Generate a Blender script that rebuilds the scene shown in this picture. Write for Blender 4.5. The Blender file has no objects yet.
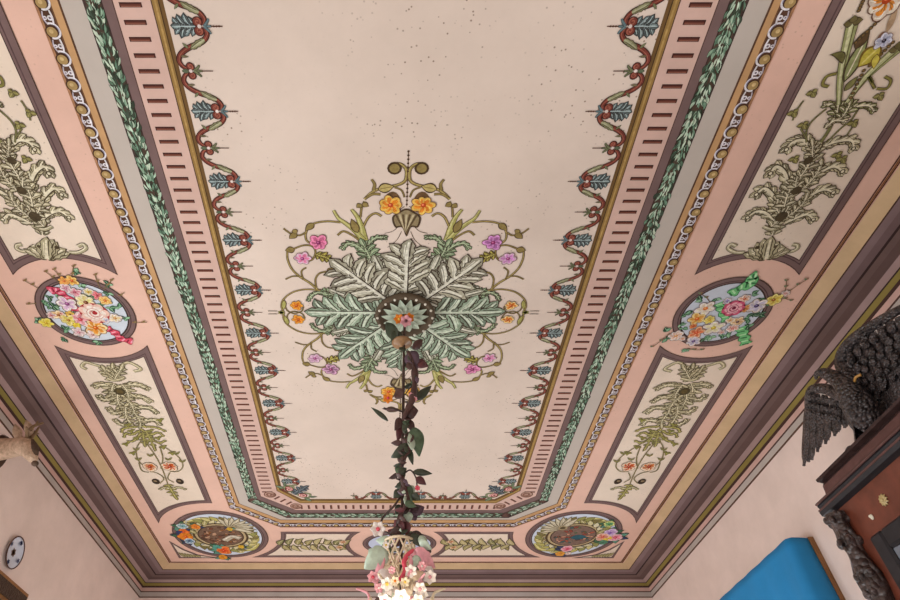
import bpy, bmesh, math, random
from mathutils import Vector, Matrix
from mathutils.geometry import tessellate_polygon
random.seed(7)
C = bpy.context.scene.collection
PI = math.pi

# ------------------------------------------------------------------ camera
CAMZ, RISE = 1.5, 2.8                      # eye height, ceiling above the eye
PITCH = math.atan(607.4/600.0); SP, CP = math.sin(PITCH), math.cos(PITCH)
cam = bpy.data.objects.new('camera', bpy.data.cameras.new('camera'))
C.objects.link(cam)
cam.location = (0, 0, CAMZ); cam.rotation_euler = (PI/2+PITCH, 0, 0)
cam.data.sensor_width = 36.0; cam.data.lens = 36.0*600/900
cam.data.shift_x = (450-384)/900.0; cam.data.clip_start = 0.02
bpy.context.scene.camera = cam
# ------------------------------------------------------------------ light
vs = bpy.context.scene.view_settings
vs.view_transform = 'Standard'; vs.look = 'None'; vs.gamma = 1.0; vs.use_curve_mapping = False
vs.exposure = -0.45
w = bpy.data.worlds.new('daylight'); bpy.context.scene.world = w; w.use_nodes = True
w.node_tree.nodes['Background'].inputs[0].default_value = (0.86, 0.93, 1.0, 1)
w.node_tree.nodes['Background'].inputs[1].default_value = 1.0
CX, CY, CZ = 0.139, 2.879, CAMZ+RISE       # centre of the ceiling
HU, HW, WO = 2.63, 4.163, 0.373            # half size of the flat ceiling, cornice projection
XL, XR = CX-HU-WO, CX+HU+WO
YN, YF = CY-HW-WO, CY+HW+WO
# unseen windows, mostly invented to bring in light: wall, span along the wall
UNSEEN_WINDOWS = [('left', -0.2, 1.3), ('left', 2.3, 3.7), ('left', 4.9, 6.4), ('right', 4.6, 6.1), ('right', 0.0, 1.5), ('near', -1.9, -0.5), ('near', 0.8, 2.2)]
WZ0, WZ1 = 0.75, 2.72
POWER = {'left': 80, 'right': 72, 'near': 12}
for wall, a, b in UNSEEN_WINDOWS:                  # added area lamp inside each unseen opening, tilted up to brighten the ceiling
    l = bpy.data.lights.new('window_daylight', 'AREA'); l.shape = 'RECTANGLE'
    l.size = b-a-0.1; l.size_y = WZ1-WZ0-0.1; l.energy = POWER[wall]*(.92 if a > 3 else 1.05 if a > 2 else .68 if wall != 'near' else 1); l.color = (0.94, 0.975, 1.0)
    o = bpy.data.objects.new('window_daylight', l); C.objects.link(o)
    m = (a+b)/2; z = (WZ0+WZ1)/2
    up = math.radians({'left': 14, 'right': 46, 'near': 26}[wall])
    if wall == 'left': o.location = (XL+0.03, m, z); d = Vector((math.cos(up), 0, math.sin(up)))
    elif wall == 'right': o.location = (XR-0.03, m, z); d = Vector((-math.cos(up), 0, math.sin(up)))
    else: o.location = (m, YN+0.03, z); d = Vector((0, math.cos(up), math.sin(up)))
    o.rotation_euler = d.to_track_quat('-Z', 'Y').to_euler()

# ------------------------------------------------------------------ picture point -> place
def ray(x, y):
    v = 300.0-y; d = 600*SP+v*CP
    return (x-384.0)/d, (600*CP-v*SP)/d
def L(x, y):                               # a traced point on the ceiling, measured from its centre
    a, b = ray(x, y); return (a*RISE-CX, b*RISE-CY)
def LM(x, y):
    a, b = L(x, y); return (-a, b)
def on_x(x, y, X):                         # a traced point at a given distance from the side wall
    a, b = ray(x, y); h = X/a; return Vector((X, b*h, CAMZ+h))
def on_y(x, y, Y):
    a, b = ray(x, y); h = Y/b; return Vector((a*h, Y, CAMZ+h))

# ------------------------------------------------------------------ materials
def lin(c):
    return tuple(((v/255)/12.92 if v/255 <= 0.04045 else ((v/255+0.055)/1.055)**2.4) for v in c)
_m = {}
def paint(c, rough=0.85, var=0.10, scale=6.0, specks=0.0, spec=0.2, bump=0.0, bscale=60.0, metal=0.0, cracks=False):
    key = (tuple(c), rough, var, scale, specks, spec, bump, bscale, metal, cracks)
    if key in _m: return _m[key]
    m = bpy.data.materials.new('paint_%d_%d_%d' % tuple(c)); m.use_nodes = True
    nt = m.node_tree; N = nt.nodes; K = nt.links
    b = N['Principled BSDF']; b.inputs['Roughness'].default_value = rough
    b.inputs['Specular IOR Level'].default_value = spec; b.inputs['Metallic'].default_value = metal
    tc = N.new('ShaderNodeNewGeometry')
    nz = N.new('ShaderNodeTexNoise'); nz.inputs['Scale'].default_value = scale; nz.inputs['Detail'].default_value = 6
    nz.inputs['Roughness'].default_value = 0.65
    K.new(tc.outputs['Position'], nz.inputs['Vector'])
    rp = N.new('ShaderNodeValToRGB'); e = rp.color_ramp.elements
    l = lin(c); e[0].position = 0.3; e[1].position = 0.7
    e[0].color = (l[0]*(1-var), l[1]*(1-var*1.1), l[2]*(1-var*1.25), 1)
    e[1].color = (min(1, l[0]*(1+var*.7)), min(1, l[1]*(1+var*.7)), min(1, l[2]*(1+var*.7)), 1)
    K.new(nz.outputs['Fac'], rp.inputs['Fac']); out = rp.outputs['Color']
    if specks > 0:                         # small brown foxing spots in the old paint
        vo = N.new('ShaderNodeTexVoronoi'); vo.inputs['Scale'].default_value = 30.0
        K.new(tc.outputs['Position'], vo.inputs['Vector'])
        r2 = N.new('ShaderNodeValToRGB'); q = r2.color_ramp.elements
        q[0].position = 0.10; q[0].color = (1, 1, 1, 1); q[1].position = 0.17; q[1].color = (0, 0, 0, 1)
        K.new(vo.outputs['Distance'], r2.inputs['Fac'])
        n2 = N.new('ShaderNodeTexNoise'); n2.inputs['Scale'].default_value = 2.2; n2.inputs['Detail'].default_value = 4
        K.new(tc.outputs['Position'], n2.inputs['Vector'])
        r3 = N.new('ShaderNodeValToRGB'); q = r3.color_ramp.elements
        q[0].position = 0.46; q[0].color = (0.06, 0.05, 0.05, 1); q[1].position = 0.62; q[1].color = (1, 1, 1, 1)
        K.new(n2.outputs['Fac'], r3.inputs['Fac'])
        mu = N.new('ShaderNodeMath'); mu.operation = 'MULTIPLY'
        K.new(r2.outputs['Color'], mu.inputs[0]); K.new(r3.outputs['Color'], mu.inputs[1])
        m2 = N.new('ShaderNodeMath'); m2.operation = 'MULTIPLY'; m2.inputs[1].default_value = specks
        K.new(mu.outputs[0], m2.inputs[0])
        mx = N.new('ShaderNodeMixRGB'); mx.inputs['Color2'].default_value = lin((112, 78, 50))+(1,)
        K.new(m2.outputs[0], mx.inputs['Fac']); K.new(out, mx.inputs['Color1']); out = mx.outputs['Color']
    K.new(out, b.inputs['Base Color'])
    if bump > 0:
        vb = N.new('ShaderNodeTexNoise'); vb.inputs['Scale'].default_value = bscale; vb.inputs['Detail'].default_value = 5
        K.new(tc.outputs['Position'], vb.inputs['Vector'])
        bp = N.new('ShaderNodeBump'); bp.inputs['Strength'].default_value = bump; bp.inputs['Distance'].default_value = 0.02
        K.new(vb.outputs['Fac'], bp.inputs['Height']); K.new(bp.outputs['Normal'], b.inputs['Normal'])
    _m[key] = m
    return m
def glow(name, c, s):
    m = bpy.data.materials.new(name); m.use_nodes = True; b = m.node_tree.nodes['Principled BSDF']
    b.inputs['Base Color'].default_value = (1, 1, 1, 1)
    b.inputs['Emission Color'].default_value = c+(1,); b.inputs['Emission Strength'].default_value = s
    return m
def carved(c, rough=0.35, scale=38.0, strength=0.8):   # dark waxed wood with carved relief
    m = bpy.data.materials.new('carved_wood'); m.use_nodes = True; nt = m.node_tree; N = nt.nodes; K = nt.links
    b = N['Principled BSDF']; b.inputs['Roughness'].default_value = rough
    g = N.new('ShaderNodeNewGeometry'); v = N.new('ShaderNodeTexVoronoi'); v.inputs['Scale'].default_value = scale
    K.new(g.outputs['Position'], v.inputs['Vector'])
    bp = N.new('ShaderNodeBump'); bp.inputs['Strength'].default_value = strength; bp.inputs['Distance'].default_value = 0.02; bp.invert = True
    K.new(v.outputs['Distance'], bp.inputs['Height']); K.new(bp.outputs['Normal'], b.inputs['Normal'])
    n = N.new('ShaderNodeTexNoise'); n.inputs['Scale'].default_value = 14; n.inputs['Detail'].default_value = 6
    K.new(g.outputs['Position'], n.inputs['Vector'])
    rp = N.new('ShaderNodeValToRGB'); l = lin(c); e = rp.color_ramp.elements
    e[0].position = .3; e[1].position = .75
    e[0].color = (l[0]*.5, l[1]*.5, l[2]*.5, 1); e[1].color = (l[0]*1.7, l[1]*1.7, l[2]*1.75, 1)
    K.new(n.outputs['Fac'], rp.inputs['Fac']); K.new(rp.outputs['Color'], b.inputs['Base Color'])
    return m

CREAM = (224, 206, 191); PANEL = (232, 214, 194); PINK = (228, 187, 168); DPINK = (212, 178, 164)
PURPLE = (120, 97, 94); DARK = (74, 50, 40); GOLD = (150, 118, 66); GRAY = (193, 182, 171)
DBROWN = (98, 66, 48); TAN = (196, 154, 108); REDB = (120, 60, 50); WALLC = (240, 220, 210)
LG = (188, 196, 168); MG = (138, 142, 108); DG = (72, 64, 44); YG = (168, 160, 92)

# ------------------------------------------------------------------ tagging
def tag(o, label=None, cat=None, group=None, kind=None):
    if label: o['label'] = label
    if cat: o['category'] = cat
    if group: o['group'] = group
    if kind: o['kind'] = kind
    return o
def thing(name, label, cat, loc=(0, 0, 0), group=None):
    o = bpy.data.objects.new(name, None); C.objects.link(o); o.location = loc; o.empty_display_size = 0.05
    return tag(o, label, cat, group)
def link(name, me, parent=None, loc=None):
    o = bpy.data.objects.new(name, me); C.objects.link(o)
    if parent: o.parent = parent
    if loc is not None: o.location = loc
    return o
def wloc(o):
    v = Vector(o.location)
    while o.parent: o = o.parent; v = v+Vector(o.location)
    return v
def mesh_obj(name, bm, mats, parent=None, smooth=False):   # bm in world coordinates
    off = wloc(parent) if parent else None
    if off is None:
        if len(bm.verts):
            lo = Vector((min(v.co.x for v in bm.verts), min(v.co.y for v in bm.verts), min(v.co.z for v in bm.verts)))
            hi = Vector((max(v.co.x for v in bm.verts), max(v.co.y for v in bm.verts), max(v.co.z for v in bm.verts)))
            off = (lo+hi)/2
        else: off = Vector()
    for v in bm.verts: v.co -= off
    me = bpy.data.meshes.new(name); bm.to_mesh(me); bm.free()
    for m in (mats if isinstance(mats, (list, tuple)) else [mats]): me.materials.append(m)
    if smooth:
        for p in me.polygons: p.use_smooth = True
    return link(name, me, parent, None if parent else off)

# ------------------------------------------------------------------ painting kit (flat paint on the ceiling)
def smooth(pts, n=6, closed=False):
    P = [Vector((p[0], p[1])) for p in pts]
    if len(P) < 3: 
        return [P[0].lerp(P[-1], i/n) for i in range(n+1)]
    out = []; k = len(P); rng = range(k if closed else k-1)
    for i in rng:
        if closed: p0, p1, p2, p3 = P[i-1], P[i], P[(i+1) % k], P[(i+2) % k]
        else: p0, p1, p2, p3 = P[max(i-1, 0)], P[i], P[i+1], P[min(i+2, k-1)]
        for j in range(n):
            t = j/n; t2 = t*t; t3 = t2*t
            out.append(0.5*((2*p1)+(-p0+p2)*t+(2*p0-5*p1+4*p2-p3)*t2+(-p0+3*p1-3*p2+p3)*t3))
    if not closed: out.append(P[-1])
    return out
def ell(c, rx, ry, n=24, rot=0.0):
    cr, sr = math.cos(rot), math.sin(rot)
    return [(c[0]+rx*math.cos(2*PI*i/n)*cr-ry*math.sin(2*PI*i/n)*sr, c[1]+rx*math.cos(2*PI*i/n)*sr+ry*math.sin(2*PI*i/n)*cr) for i in range(n)]
class Art:
    DZ = 0.00001; ws = 1.0
    def __init__(s, layer=1): s.v = []; s.f = []; s.mi = []; s.mats = []; s.z0 = s.z = CZ-0.0016*layer
    def mat(s, m):
        if isinstance(m, tuple): m = paint(m, var=.30, scale=34.0)
        if m not in s.mats: s.mats.append(m)
        return s.mats.index(m)
    def poly(s, pts, m):
        pts = [Vector((p[0], p[1], 0)) for p in pts]; b = len(s.v); k = s.mat(m)
        s.v += [(p.x+CX, p.y+CY, s.z) for p in pts]
        for t in tessellate_polygon([pts]): s.f.append([b+i for i in t]); s.mi.append(k)
        s.z -= s.DZ
    def quad(s, a, m):
        b = len(s.v); s.v += [(p[0]+CX, p[1]+CY, s.z) for p in a]; s.f.append([b, b+1, b+2, b+3]); s.mi.append(s.mat(m))
    def ribbon(s, pts, wd, m, closed=False, z=True):
        k = s.mat(m); n = len(pts); b = len(s.v)
        for i, p in enumerate(pts):
            if closed: d = Vector(pts[(i+1) % n])-Vector(pts[i-1])
            else: d = Vector(pts[min(i+1, n-1)])-Vector(pts[max(i-1, 0)])
            if d.length < 1e-9: d = Vector((1, 0))
            d.normalize(); q = Vector((-d.y, d.x)); h = (wd(i/(n-1)) if callable(wd) else wd)/2
            s.v.append((p[0]+q.x*h+CX, p[1]+q.y*h+CY, s.z)); s.v.append((p[0]-q.x*h+CX, p[1]-q.y*h+CY, s.z))
        for i in range(n if closed else n-1):
            j = (i+1) % n; s.f.append([b+2*i, b+2*i+1, b+2*j+1, b+2*j]); s.mi.append(k)
        if z: s.z -= s.DZ
    def stroke(s, pts, wd, m, dark=DG, light=None, n=6, ow=0.006):
        P = smooth(pts, n); f0 = wd if callable(wd) else (lambda t: wd); f = lambda t: f0(t)*s.ws
        if dark: s.ribbon(P, lambda t: f(t)+ow, dark)
        s.ribbon(P, f, m)
        if light:
            s.ribbon([(p[0]-f(i/len(P))*.16, p[1]-f(i/len(P))*.16) for i, p in enumerate(P)], lambda t: f(t)*.3, light)
    def disc(s, c, r, m, ry=None, n=16, rot=0): s.poly(ell(c, r, ry or r, n, rot), m)
    def tearleaf(s, base, tip, wd, m, dark=DG, vein=None, bend=0.0):
        B, T = Vector(base), Vector(tip); d = T-B; q = Vector((-d.y, d.x))
        def at(t): return B+d*t+q*(bend*4*t*(1-t))
        def outl(k, e):
            a = []; c = []
            for i in range(9):
                t = i/8; p = at(t*(1+e)-e*.5) ; h = (math.sin(PI*t**.8)*wd/2*k)
                qq = q.normalized(); a.append(p+qq*h); c.append(p-qq*h)
            return a+c[::-1][1:-1] if False else a+c[-2:0:-1]
        if dark: s.poly(outl(1.35, .12), dark)
        s.poly(outl(1, 0), m)
        if vein: s.ribbon([at(.1), at(.35), at(.6), at(.85)], wd*.12, vein)
    def leaflet(s, base, d, ln, wd, mid, light, dark, bend, ow=.006):   # one toothed finger of an acanthus leaf
        B = Vector(base); d = Vector(d).normalized(); q = Vector((-d.y, d.x)); n = 7
        sp = [B+d*(ln*i/n)+q*(bend*ln*(i/n)**2) for i in range(n+1)]
        def out(g):
            a = []; c = []
            for i in range(n+1):
                t = i/n; h = wd/2*(.35+.9*math.sin(PI*min(1, t*.82+.12)))*(1 if i % 2 else .74)
                if i == n: h = 0
                dd = (sp[min(i+1, n)]-sp[max(i-1, 0)]).normalized(); qq = Vector((-dd.y, dd.x)); p = sp[i]+(dd*g if i == n else Vector((0, 0)))
                a.append(p+qq*(h+g)); c.append(p-qq*(h+g))
            return a+c[-2::-1]
        s.poly(out(ow), dark); s.poly(out(0), mid)
        s.ribbon(sp[:-1], lambda t: wd*.34*(1-.5*t), light)
        o = [p+q*wd*.22 for p in sp[1:-1]]; s.ribbon(o, lambda t: wd*.10, dark)
        o = [p-q*wd*.24 for p in sp[1:-2]]; s.ribbon(o, lambda t: wd*.09, light if random.random() < .5 else dark)
    def acanthus(s, base, tip, wd, bend=0.0, n=5, mid=MG, light=LG, dark=DG, root=0.35, sheen=True, ow=0.006):
        B, T = Vector(base), Vector(tip); d = T-B; q = Vector((-d.y, d.x)); ln = d.length
        def at(t): return B+d*t+q*(bend*4*t*(1-t))
        def dr(t): return (at(min(1, t+.05))-at(max(0, t-.05))).normalized()
        core = [at(i/8) for i in range(9)]
        s.ribbon(core, lambda t: wd*(.46-.3*t), dark); s.ribbon(core, lambda t: wd*(.36-.26*t), mid)
        sh = lambda c, k: tuple(max(0, min(255, int(v*k))) for v in c)
        for k in range(n):
            t = (k+.1)/n*.86; e = root+(1-root)*math.sin(PI*min(1, .22+t*.85))
            for sg in ((1, -1) if k % 2 else (-1, 1)):
                f = dr(t); ang = sg*(.98-.40*t+random.uniform(-.1, .1)); v = Vector((f.x*math.cos(ang)-f.y*math.sin(ang), f.x*math.sin(ang)+f.y*math.cos(ang)))
                fl = max(wd*.30, wd*.66*e); sk = random.choice((.86, 1.0, 1.1))
                s.leaflet(at(t), v, fl, min(fl*.40, ln/n*.98), sh(mid, sk), light, dark, sg*random.uniform(.05, .40), ow)
                f2 = f*.8+v*.5; s.leaflet(at(t+.04), f2, fl*.60, min(fl*.26, ln/n*.62), sh(mid, sk*.94), light, dark, sg*.2, ow*.8)
        s.leaflet(at(.70), dr(.9), ln*.34, wd*.26, mid, light, dark, random.uniform(-.1, .1), ow)
        s.ribbon([at(i/10) for i in range(10)], lambda t: wd*.075*(1-t*.6), light)
        s.ribbon([at(i/10)+q.normalized()*wd*.045 for i in range(10)], lambda t: wd*.035*(1-t*.7), dark)
    def curl(s, pts, wd, mid=MG, light=LG, dark=DG):   # a leaf that rolls over at its tip, fringed on both edges
        P = smooth(pts, 6); n = len(P)
        f = lambda t: wd*(.30+.55*math.sin(PI*min(1, t*.95+.1)))
        s.ribbon(P, lambda t: f(t)+.010, dark); s.ribbon(P, f, mid)
        sh = lambda c, k: tuple(max(0, min(255, int(v*k))) for v in c)
        for i in range(1, n-1, 3):
            d = (Vector(P[min(i+1, n-1)])-Vector(P[i-1])).normalized(); t = i/n
            for sg in (1, -1):
                ang = sg*random.uniform(.45, .85); v = Vector((d.x*math.cos(ang)-d.y*math.sin(ang), d.x*math.sin(ang)+d.y*math.cos(ang)))
                s.leaflet(P[i], v, wd*(1.05-.30*t), wd*.50, sh(mid, random.choice((.82, 1, 1.12))), light, dark, -sg*.25, .005)
        s.ribbon(P, lambda t: f(t)*.34, light)
        o = []
        for i, p in enumerate(P):
            d = Vector(P[min(i+1, n-1)])-Vector(P[max(i-1, 0)]); d.normalize(); q = Vector((-d.y, d.x)); o.append(Vector(p)+q*f(i/n)*.24)
        s.ribbon(o, lambda t: f(t)*.14, dark)
        e = P[-1]; s.disc(e, wd*.26, dark, n=9); s.disc(e, wd*.15, light, n=8)
    def spiral(s, c, r, a0, turns, wd, m, dark=DG):
        P = []
        for i in range(18):
            t = i/17; a = a0+turns*2*PI*t; P.append((c[0]+r*(1-.8*t)*math.cos(a), c[1]+r*(1-.8*t)*math.sin(a)))
        if dark: s.ribbon(P, wd+.006, dark)
        s.ribbon(P, wd, m)
    def petals(s, c, r, m, edge=None, n=6, ry=1.0, rot=0.0, dark=(112, 78, 60), inner=None):
        J = [random.uniform(.84, 1.14) for _ in range(n)]; W = [random.uniform(.85, 1.15) for _ in range(n)]
        P = [rot+2*PI*(k+random.uniform(-.12, .12))/n for k in range(n)]
        pt = lambda a, k, rr: (c[0]+r*rr*J[k]*math.cos(a), c[1]+r*rr*J[k]*ry*math.sin(a))
        if dark:
            for k, a in enumerate(P): s.disc(pt(a, k, .55), r*.50*J[k], dark, ry=r*.42*ry*W[k], n=12, rot=a)
        sh = lambda q, v: tuple(max(0, min(255, int(x*v))) for x in q)
        for k, a in enumerate(P):
            e = edge or m; s.disc(pt(a, k, .54), r*.45*J[k], sh(e, random.uniform(.86, 1.0)), ry=r*.36*ry*W[k], n=12, rot=a)
            s.disc(pt(a+.1, k, .44), r*.33*J[k], sh(m, random.uniform(.88, 1.05)), ry=r*.25*ry*W[k], n=10, rot=a)
            for da in (-.22, .02, .24):
                s.ribbon([pt(a+da*.6, k, .18), pt(a+da, k, random.uniform(.55, .8))], r*.055, inner or sh(m, .74))
            s.ribbon([pt(a-.3, k, .55), pt(a-.1, k, .88), pt(a+.2, k, .86)], r*.06, sh(e, 1.08))
    def thin(s):                           # all the strokes of one painting lie within a paint film
        r = s.z0-s.z; k = min(1.0, .0014/r) if r > 0 else 1.0
        s.v = [(v[0], v[1], s.z0-(s.z0-v[2])*k) for v in s.v]
    def build(s, name, parent=None, origin=None):
        off = wloc(parent) if parent else Vector(origin if origin else (CX, CY, CZ))
        s.thin()
        me = bpy.data.meshes.new(name)
        me.from_pydata([(v[0]-off.x, v[1]-off.y, v[2]-off.z) for v in s.v], [], s.f)
        for m in s.mats: me.materials.append(m)
        me.polygons.foreach_set('material_index', s.mi); me.update()
        return link(name, me, parent, None if parent else off)
def flower_part(parent, c, r, m, edge=None, n=6, ry=1.0, rot=0.0, cen=(120, 70, 30), inner=None, layer=4, name='flower', rc=.24):
    A = Art(layer); A.petals(c, r, m, edge, n, ry, rot, inner=inner); o = A.build(name, parent)
    B = Art(layer+.6); B.disc(c, r*rc, cen, ry=r*rc*ry, n=12); B.disc((c[0]-r*.05, c[1]-r*.05), r*rc*.45, tuple(min(255, v+70) for v in cen), n=8)
    d = B.build('flower_center'); d.parent = o; d.location = (0, 0, 0)
    off = wloc(parent)
    for v in d.data.vertices: v.co += Vector((CX, CY, CZ))-off
    return o
def rose_part(parent, c, r, m, light, dark, layer=4, ry=1.0):
    A = Art(layer); A.disc(c, r, dark, ry=r*ry)
    for k in range(7):
        a = 2*PI*k/7; p = (c[0]+r*.62*math.cos(a), c[1]+r*.62*ry*math.sin(a)); A.disc(p, r*.42, m, n=12, ry=r*.36*ry, rot=a); A.disc((p[0]*.9+c[0]*.1, p[1]*.9+c[1]*.1), r*.28, light, n=10, ry=r*.2*ry, rot=a+1.2)
    A.spiral(c, r*.55, 0.5, 1.6, r*.16, light, dark); A.disc(c, r*.16, dark, n=8)
    return A.build('rose', parent)

# ================================================================== THE ROOM
def box(bm, x0, x1, y0, y1, z0, z1):
    vs_ = [bm.verts.new((x, y, z)) for x in (x0, x1) for y in (y0, y1) for z in (z0, z1)]
    for q in ((0, 1, 3, 2), (4, 6, 7, 5), (0, 4, 5, 1), (2, 3, 7, 6), (0, 2, 6, 4), (1, 5, 7, 3)): bm.faces.new([vs_[i] for i in q])
wall_m = paint(WALLC, rough=.9, var=.09, scale=2.2, bump=.08, bscale=9)
T = 0.3
bm = bmesh.new(); box(bm, XL-T, XR+T, YN-T, YF+T, -0.2, 0)
tag(mesh_obj('floor', bm, paint((214, 216, 216), rough=.5, var=.08, scale=3)), 'pale stone floor of the room', kind='structure')
bm = bmesh.new(); box(bm, XL-T, XR+T, YN-T, YF+T, CZ, CZ+0.2)
tag(mesh_obj('ceiling', bm, paint(PINK, var=.07, scale=2.5, specks=.25)), 'flat pink painted ceiling field', kind='structure')
def wall(side):
    bm = bmesh.new()
    sp = sorted([(a, b) for s, a, b in UNSEEN_WINDOWS if s == side])
    lo, hi = (XL, XR) if side in ('near', 'far') else (YN-T, YF+T)
    def seg(a, b, z0, z1):
        if side == 'left': box(bm, XL-T, XL, a, b, z0, z1)
        elif side == 'right': box(bm, XR, XR+T, a, b, z0, z1)
        elif side == 'near': box(bm, a, b, YN-T, YN, z0, z1)
        else: box(bm, a, b, YF, YF+T, z0, z1)
    c = lo
    for a, b in sp:
        seg(c, a, 0, CZ); seg(a, b, 0, WZ0); seg(a, b, WZ1, CZ); c = b
    seg(c, hi, 0, CZ)
    return tag(mesh_obj('wall_'+side, bm, wall_m), kind='structure')
for s_ in ('left', 'right', 'near', 'far'): wall(s_)['label'] = {'left': 'pinkish plaster wall on the left', 'right': 'pinkish plaster wall on the right', 'near': 'plaster wall behind the viewer with added windows', 'far': 'plaster wall at the far end'}[s_]
gm = bpy.data.materials.new('clear_glass'); gm.use_nodes = True
gN = gm.node_tree.nodes; gt = gN.new('ShaderNodeBsdfTransparent'); gg = gN.new('ShaderNodeBsdfGlossy'); gx = gN.new('ShaderNodeMixShader')
gg.inputs['Roughness'].default_value = 0.02; gx.inputs[0].default_value = 0.06
gm.node_tree.links.new(gt.outputs[0], gx.inputs[1]); gm.node_tree.links.new(gg.outputs[0], gx.inputs[2]); gm.node_tree.links.new(gx.outputs[0], gN['Material Output'].inputs[0])
for i, (side, a, b) in enumerate(UNSEEN_WINDOWS):  # frames and panes of the unseen windows, added along with their lamps
    f = bmesh.new(); g = bmesh.new()
    def fb(bm, u0, u1, z0, z1, d0, d1):
        if side == 'left': box(bm, XL-d1, XL-d0, u0, u1, z0, z1)
        elif side == 'right': box(bm, XR+d0, XR+d1, u0, u1, z0, z1)
        else: box(bm, u0, u1, YN-d1, YN-d0, z0, z1)
    m_ = (a+b)/2
    for u0, u1 in ((a, a+.06), (m_-.04, m_+.04), (b-.06, b)): fb(f, u0, u1, WZ0, WZ1, .14, .2)
    for z0, z1 in ((WZ0, WZ0+.06), (1.9, 1.96), (WZ1-.06, WZ1)):
        fb(f, a+.06, m_-.04, z0, z1, .14, .2); fb(f, m_+.04, b-.06, z0, z1, .14, .2)
    fb(g, a+.06, m_-.04, WZ0+.06, WZ1-.06, .166, .172); fb(g, m_+.04, b-.06, WZ0+.06, WZ1-.06, .166, .172)
    wo = tag(mesh_obj('window_%d' % (i+1), f, paint((225, 220, 210))), kind='structure')
    p_ = mesh_obj('pane', g, gm, wo)

# cornice: one moulded profile mitred round the room, each wall's run an object
PROF = [((0, 0), (.073, .042), (200, 170, 132)), ((.073, .042), (.080, .046), DARK), ((.080, .046), (.126, .053), (134, 112, 112)), ((.126, .053), (.174, .0595), (118, 96, 96)),
        ((.174, .0595), (.190, .062), (56, 40, 38)), ((.190, .062), (.235, .066), (116, 94, 90)), ((.235, .066), (.295, .074), (106, 84, 80)), ((.295, .074), (.330, .0945), (164, 138, 134)),
        ((.330, .0945), (.337, .0995), (60, 42, 36)), ((.337, .0995), (.357, .123), (142, 126, 66)), ((.357, .123), (.367, .140), (72, 48, 42)),
        ((.367, .140), (.368, .180), (216, 178, 166)), ((.368, .180), (.372, .190), (88, 62, 54)), ((.372, .190), (.368, .240), (200, 190, 182)), ((.368, .240), (.373, .252), (98, 70, 56))]
def cornice(side, idx, lab):
    bm = bmesh.new(); mats = []
    def pt(o, d, end):
        x0, x1, y0, y1 = CX-HU-o, CX+HU+o, CY-HW-o, CY+HW+o
        p = {'left': ((x0, y0), (x0, y1)), 'right': ((x1, y0), (x1, y1)), 'far': ((x0, y1), (x1, y1)), 'near': ((x0, y0), (x1, y0))}[side][end]
        return (p[0], p[1], CZ-d-.001)
    for (o0, d0), (o1, d1), c in PROF:
        m = paint(c, var=.12, scale=3.5, rough=.75)
        if m not in mats: mats.append(m)
        vv = [bm.verts.new(pt(o0, d0, 0)), bm.verts.new(pt(o0, d0, 1)), bm.verts.new(pt(o1, d1, 1)), bm.verts.new(pt(o1, d1, 0))]
        fc = bm.faces.new(vv); fc.material_index = mats.index(m)
    return tag(mesh_obj('trim_%d' % idx, bm, mats), lab, kind='structure')
cornice('left', 1, 'long banded mauve and olive cornice above the left wall'); cornice('right', 2, 'long banded mauve and olive cornice above the right wall')
cornice('far', 3, 'banded mauve cornice above the far wall'); cornice('near', 4, 'banded mauve cornice above the near wall')

# painted bands of the ceiling: eight-sided rings
R_ = {'g0': ((1.11, 2.42), (.94, 2.612)), 'g1': ((1.130, 2.43), (.95, 2.640)), 'g2': ((1.165, 2.45), (.967, 2.698)), 'd': ((1.335, 2.555), (1.021, 2.846)), 'p': ((1.382, 2.610), (1.068, 2.905)),
      'v': ((1.458, 2.671), (1.133, 3.010)), 't0': ((1.568, 2.705), (1.198, 3.058)), 't1': ((1.610, 2.745), (1.210, 3.126)), 'c': ((1.675, 2.800), (1.222, 3.228))}
def octo(k):
    (a, wb), (ua, b) = R_[k] if isinstance(k, str) else k
    return [(a, wb), (ua, b), (-ua, b), (-a, wb), (-a, -wb), (-ua, -b), (ua, -b), (a, -wb)]
def lerp_ring(k0, k1, t):
    A0, A1 = R_[k0], R_[k1]
    return tuple(tuple(A0[i][j]*(1-t)+A1[i][j]*t for j in (0, 1)) for i in (0, 1))
def band(A, r0, r1, m):
    a, b = octo(r0), octo(r1)
    for i in range(8):
        j = (i+1) % 8; A.quad([a[i], a[j], b[j], b[i]], m)
    A.z -= A.DZ
def edge_line(A, r, wd, m): A.ribbon(octo(r)+octo(r)[:1], wd, m)
A = Art(1); A.poly(octo('g0'), paint(CREAM, var=.07, scale=1.6, specks=.75))
tag(A.build('trim_5'), 'cream speckled centre field of the ceiling', kind='structure')
A = Art(1.2); band(A, 'g0', 'g1', paint((112, 84, 48))); band(A, 'g1', 'g2', paint(GOLD, var=.2)); edge_line(A, 'g1', .006, (80, 58, 36)); edge_line(A, 'g2', .010, (88, 64, 48)); edge_line(A, lerp_ring('g1', 'g2', .45), .009, (178, 146, 88))
tag(A.build('trim_6'), 'gold and brown painted fillet around the centre field', kind='structure')
A = Art(1.4); band(A, 'g2', 'd', paint(DPINK, var=.08)); edge_line(A, 'd', .010, (92, 66, 60))
def runs(k0, k1, t, step, phase=None):     # stations along the middle of a band: centre, along, across (outwards)
    P = octo(lerp_ring(k0, k1, t))
    for i in range(8):
        a, b = Vector(P[i]), Vector(P[(i+1) % 8]); Lg = (b-a).length; n = max(1, round(Lg/step)); d = (b-a)/Lg
        o = Vector((d.y, -d.x)); 
        if o.dot((a+b)/2) < 0: o = -o
        for k in range(n): yield a+d*(Lg*(k+.5)/n), d, o, i, k, n
BAR = paint((104, 58, 46)); BARD = paint((70, 38, 32)); BARL = paint((150, 100, 82))
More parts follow.
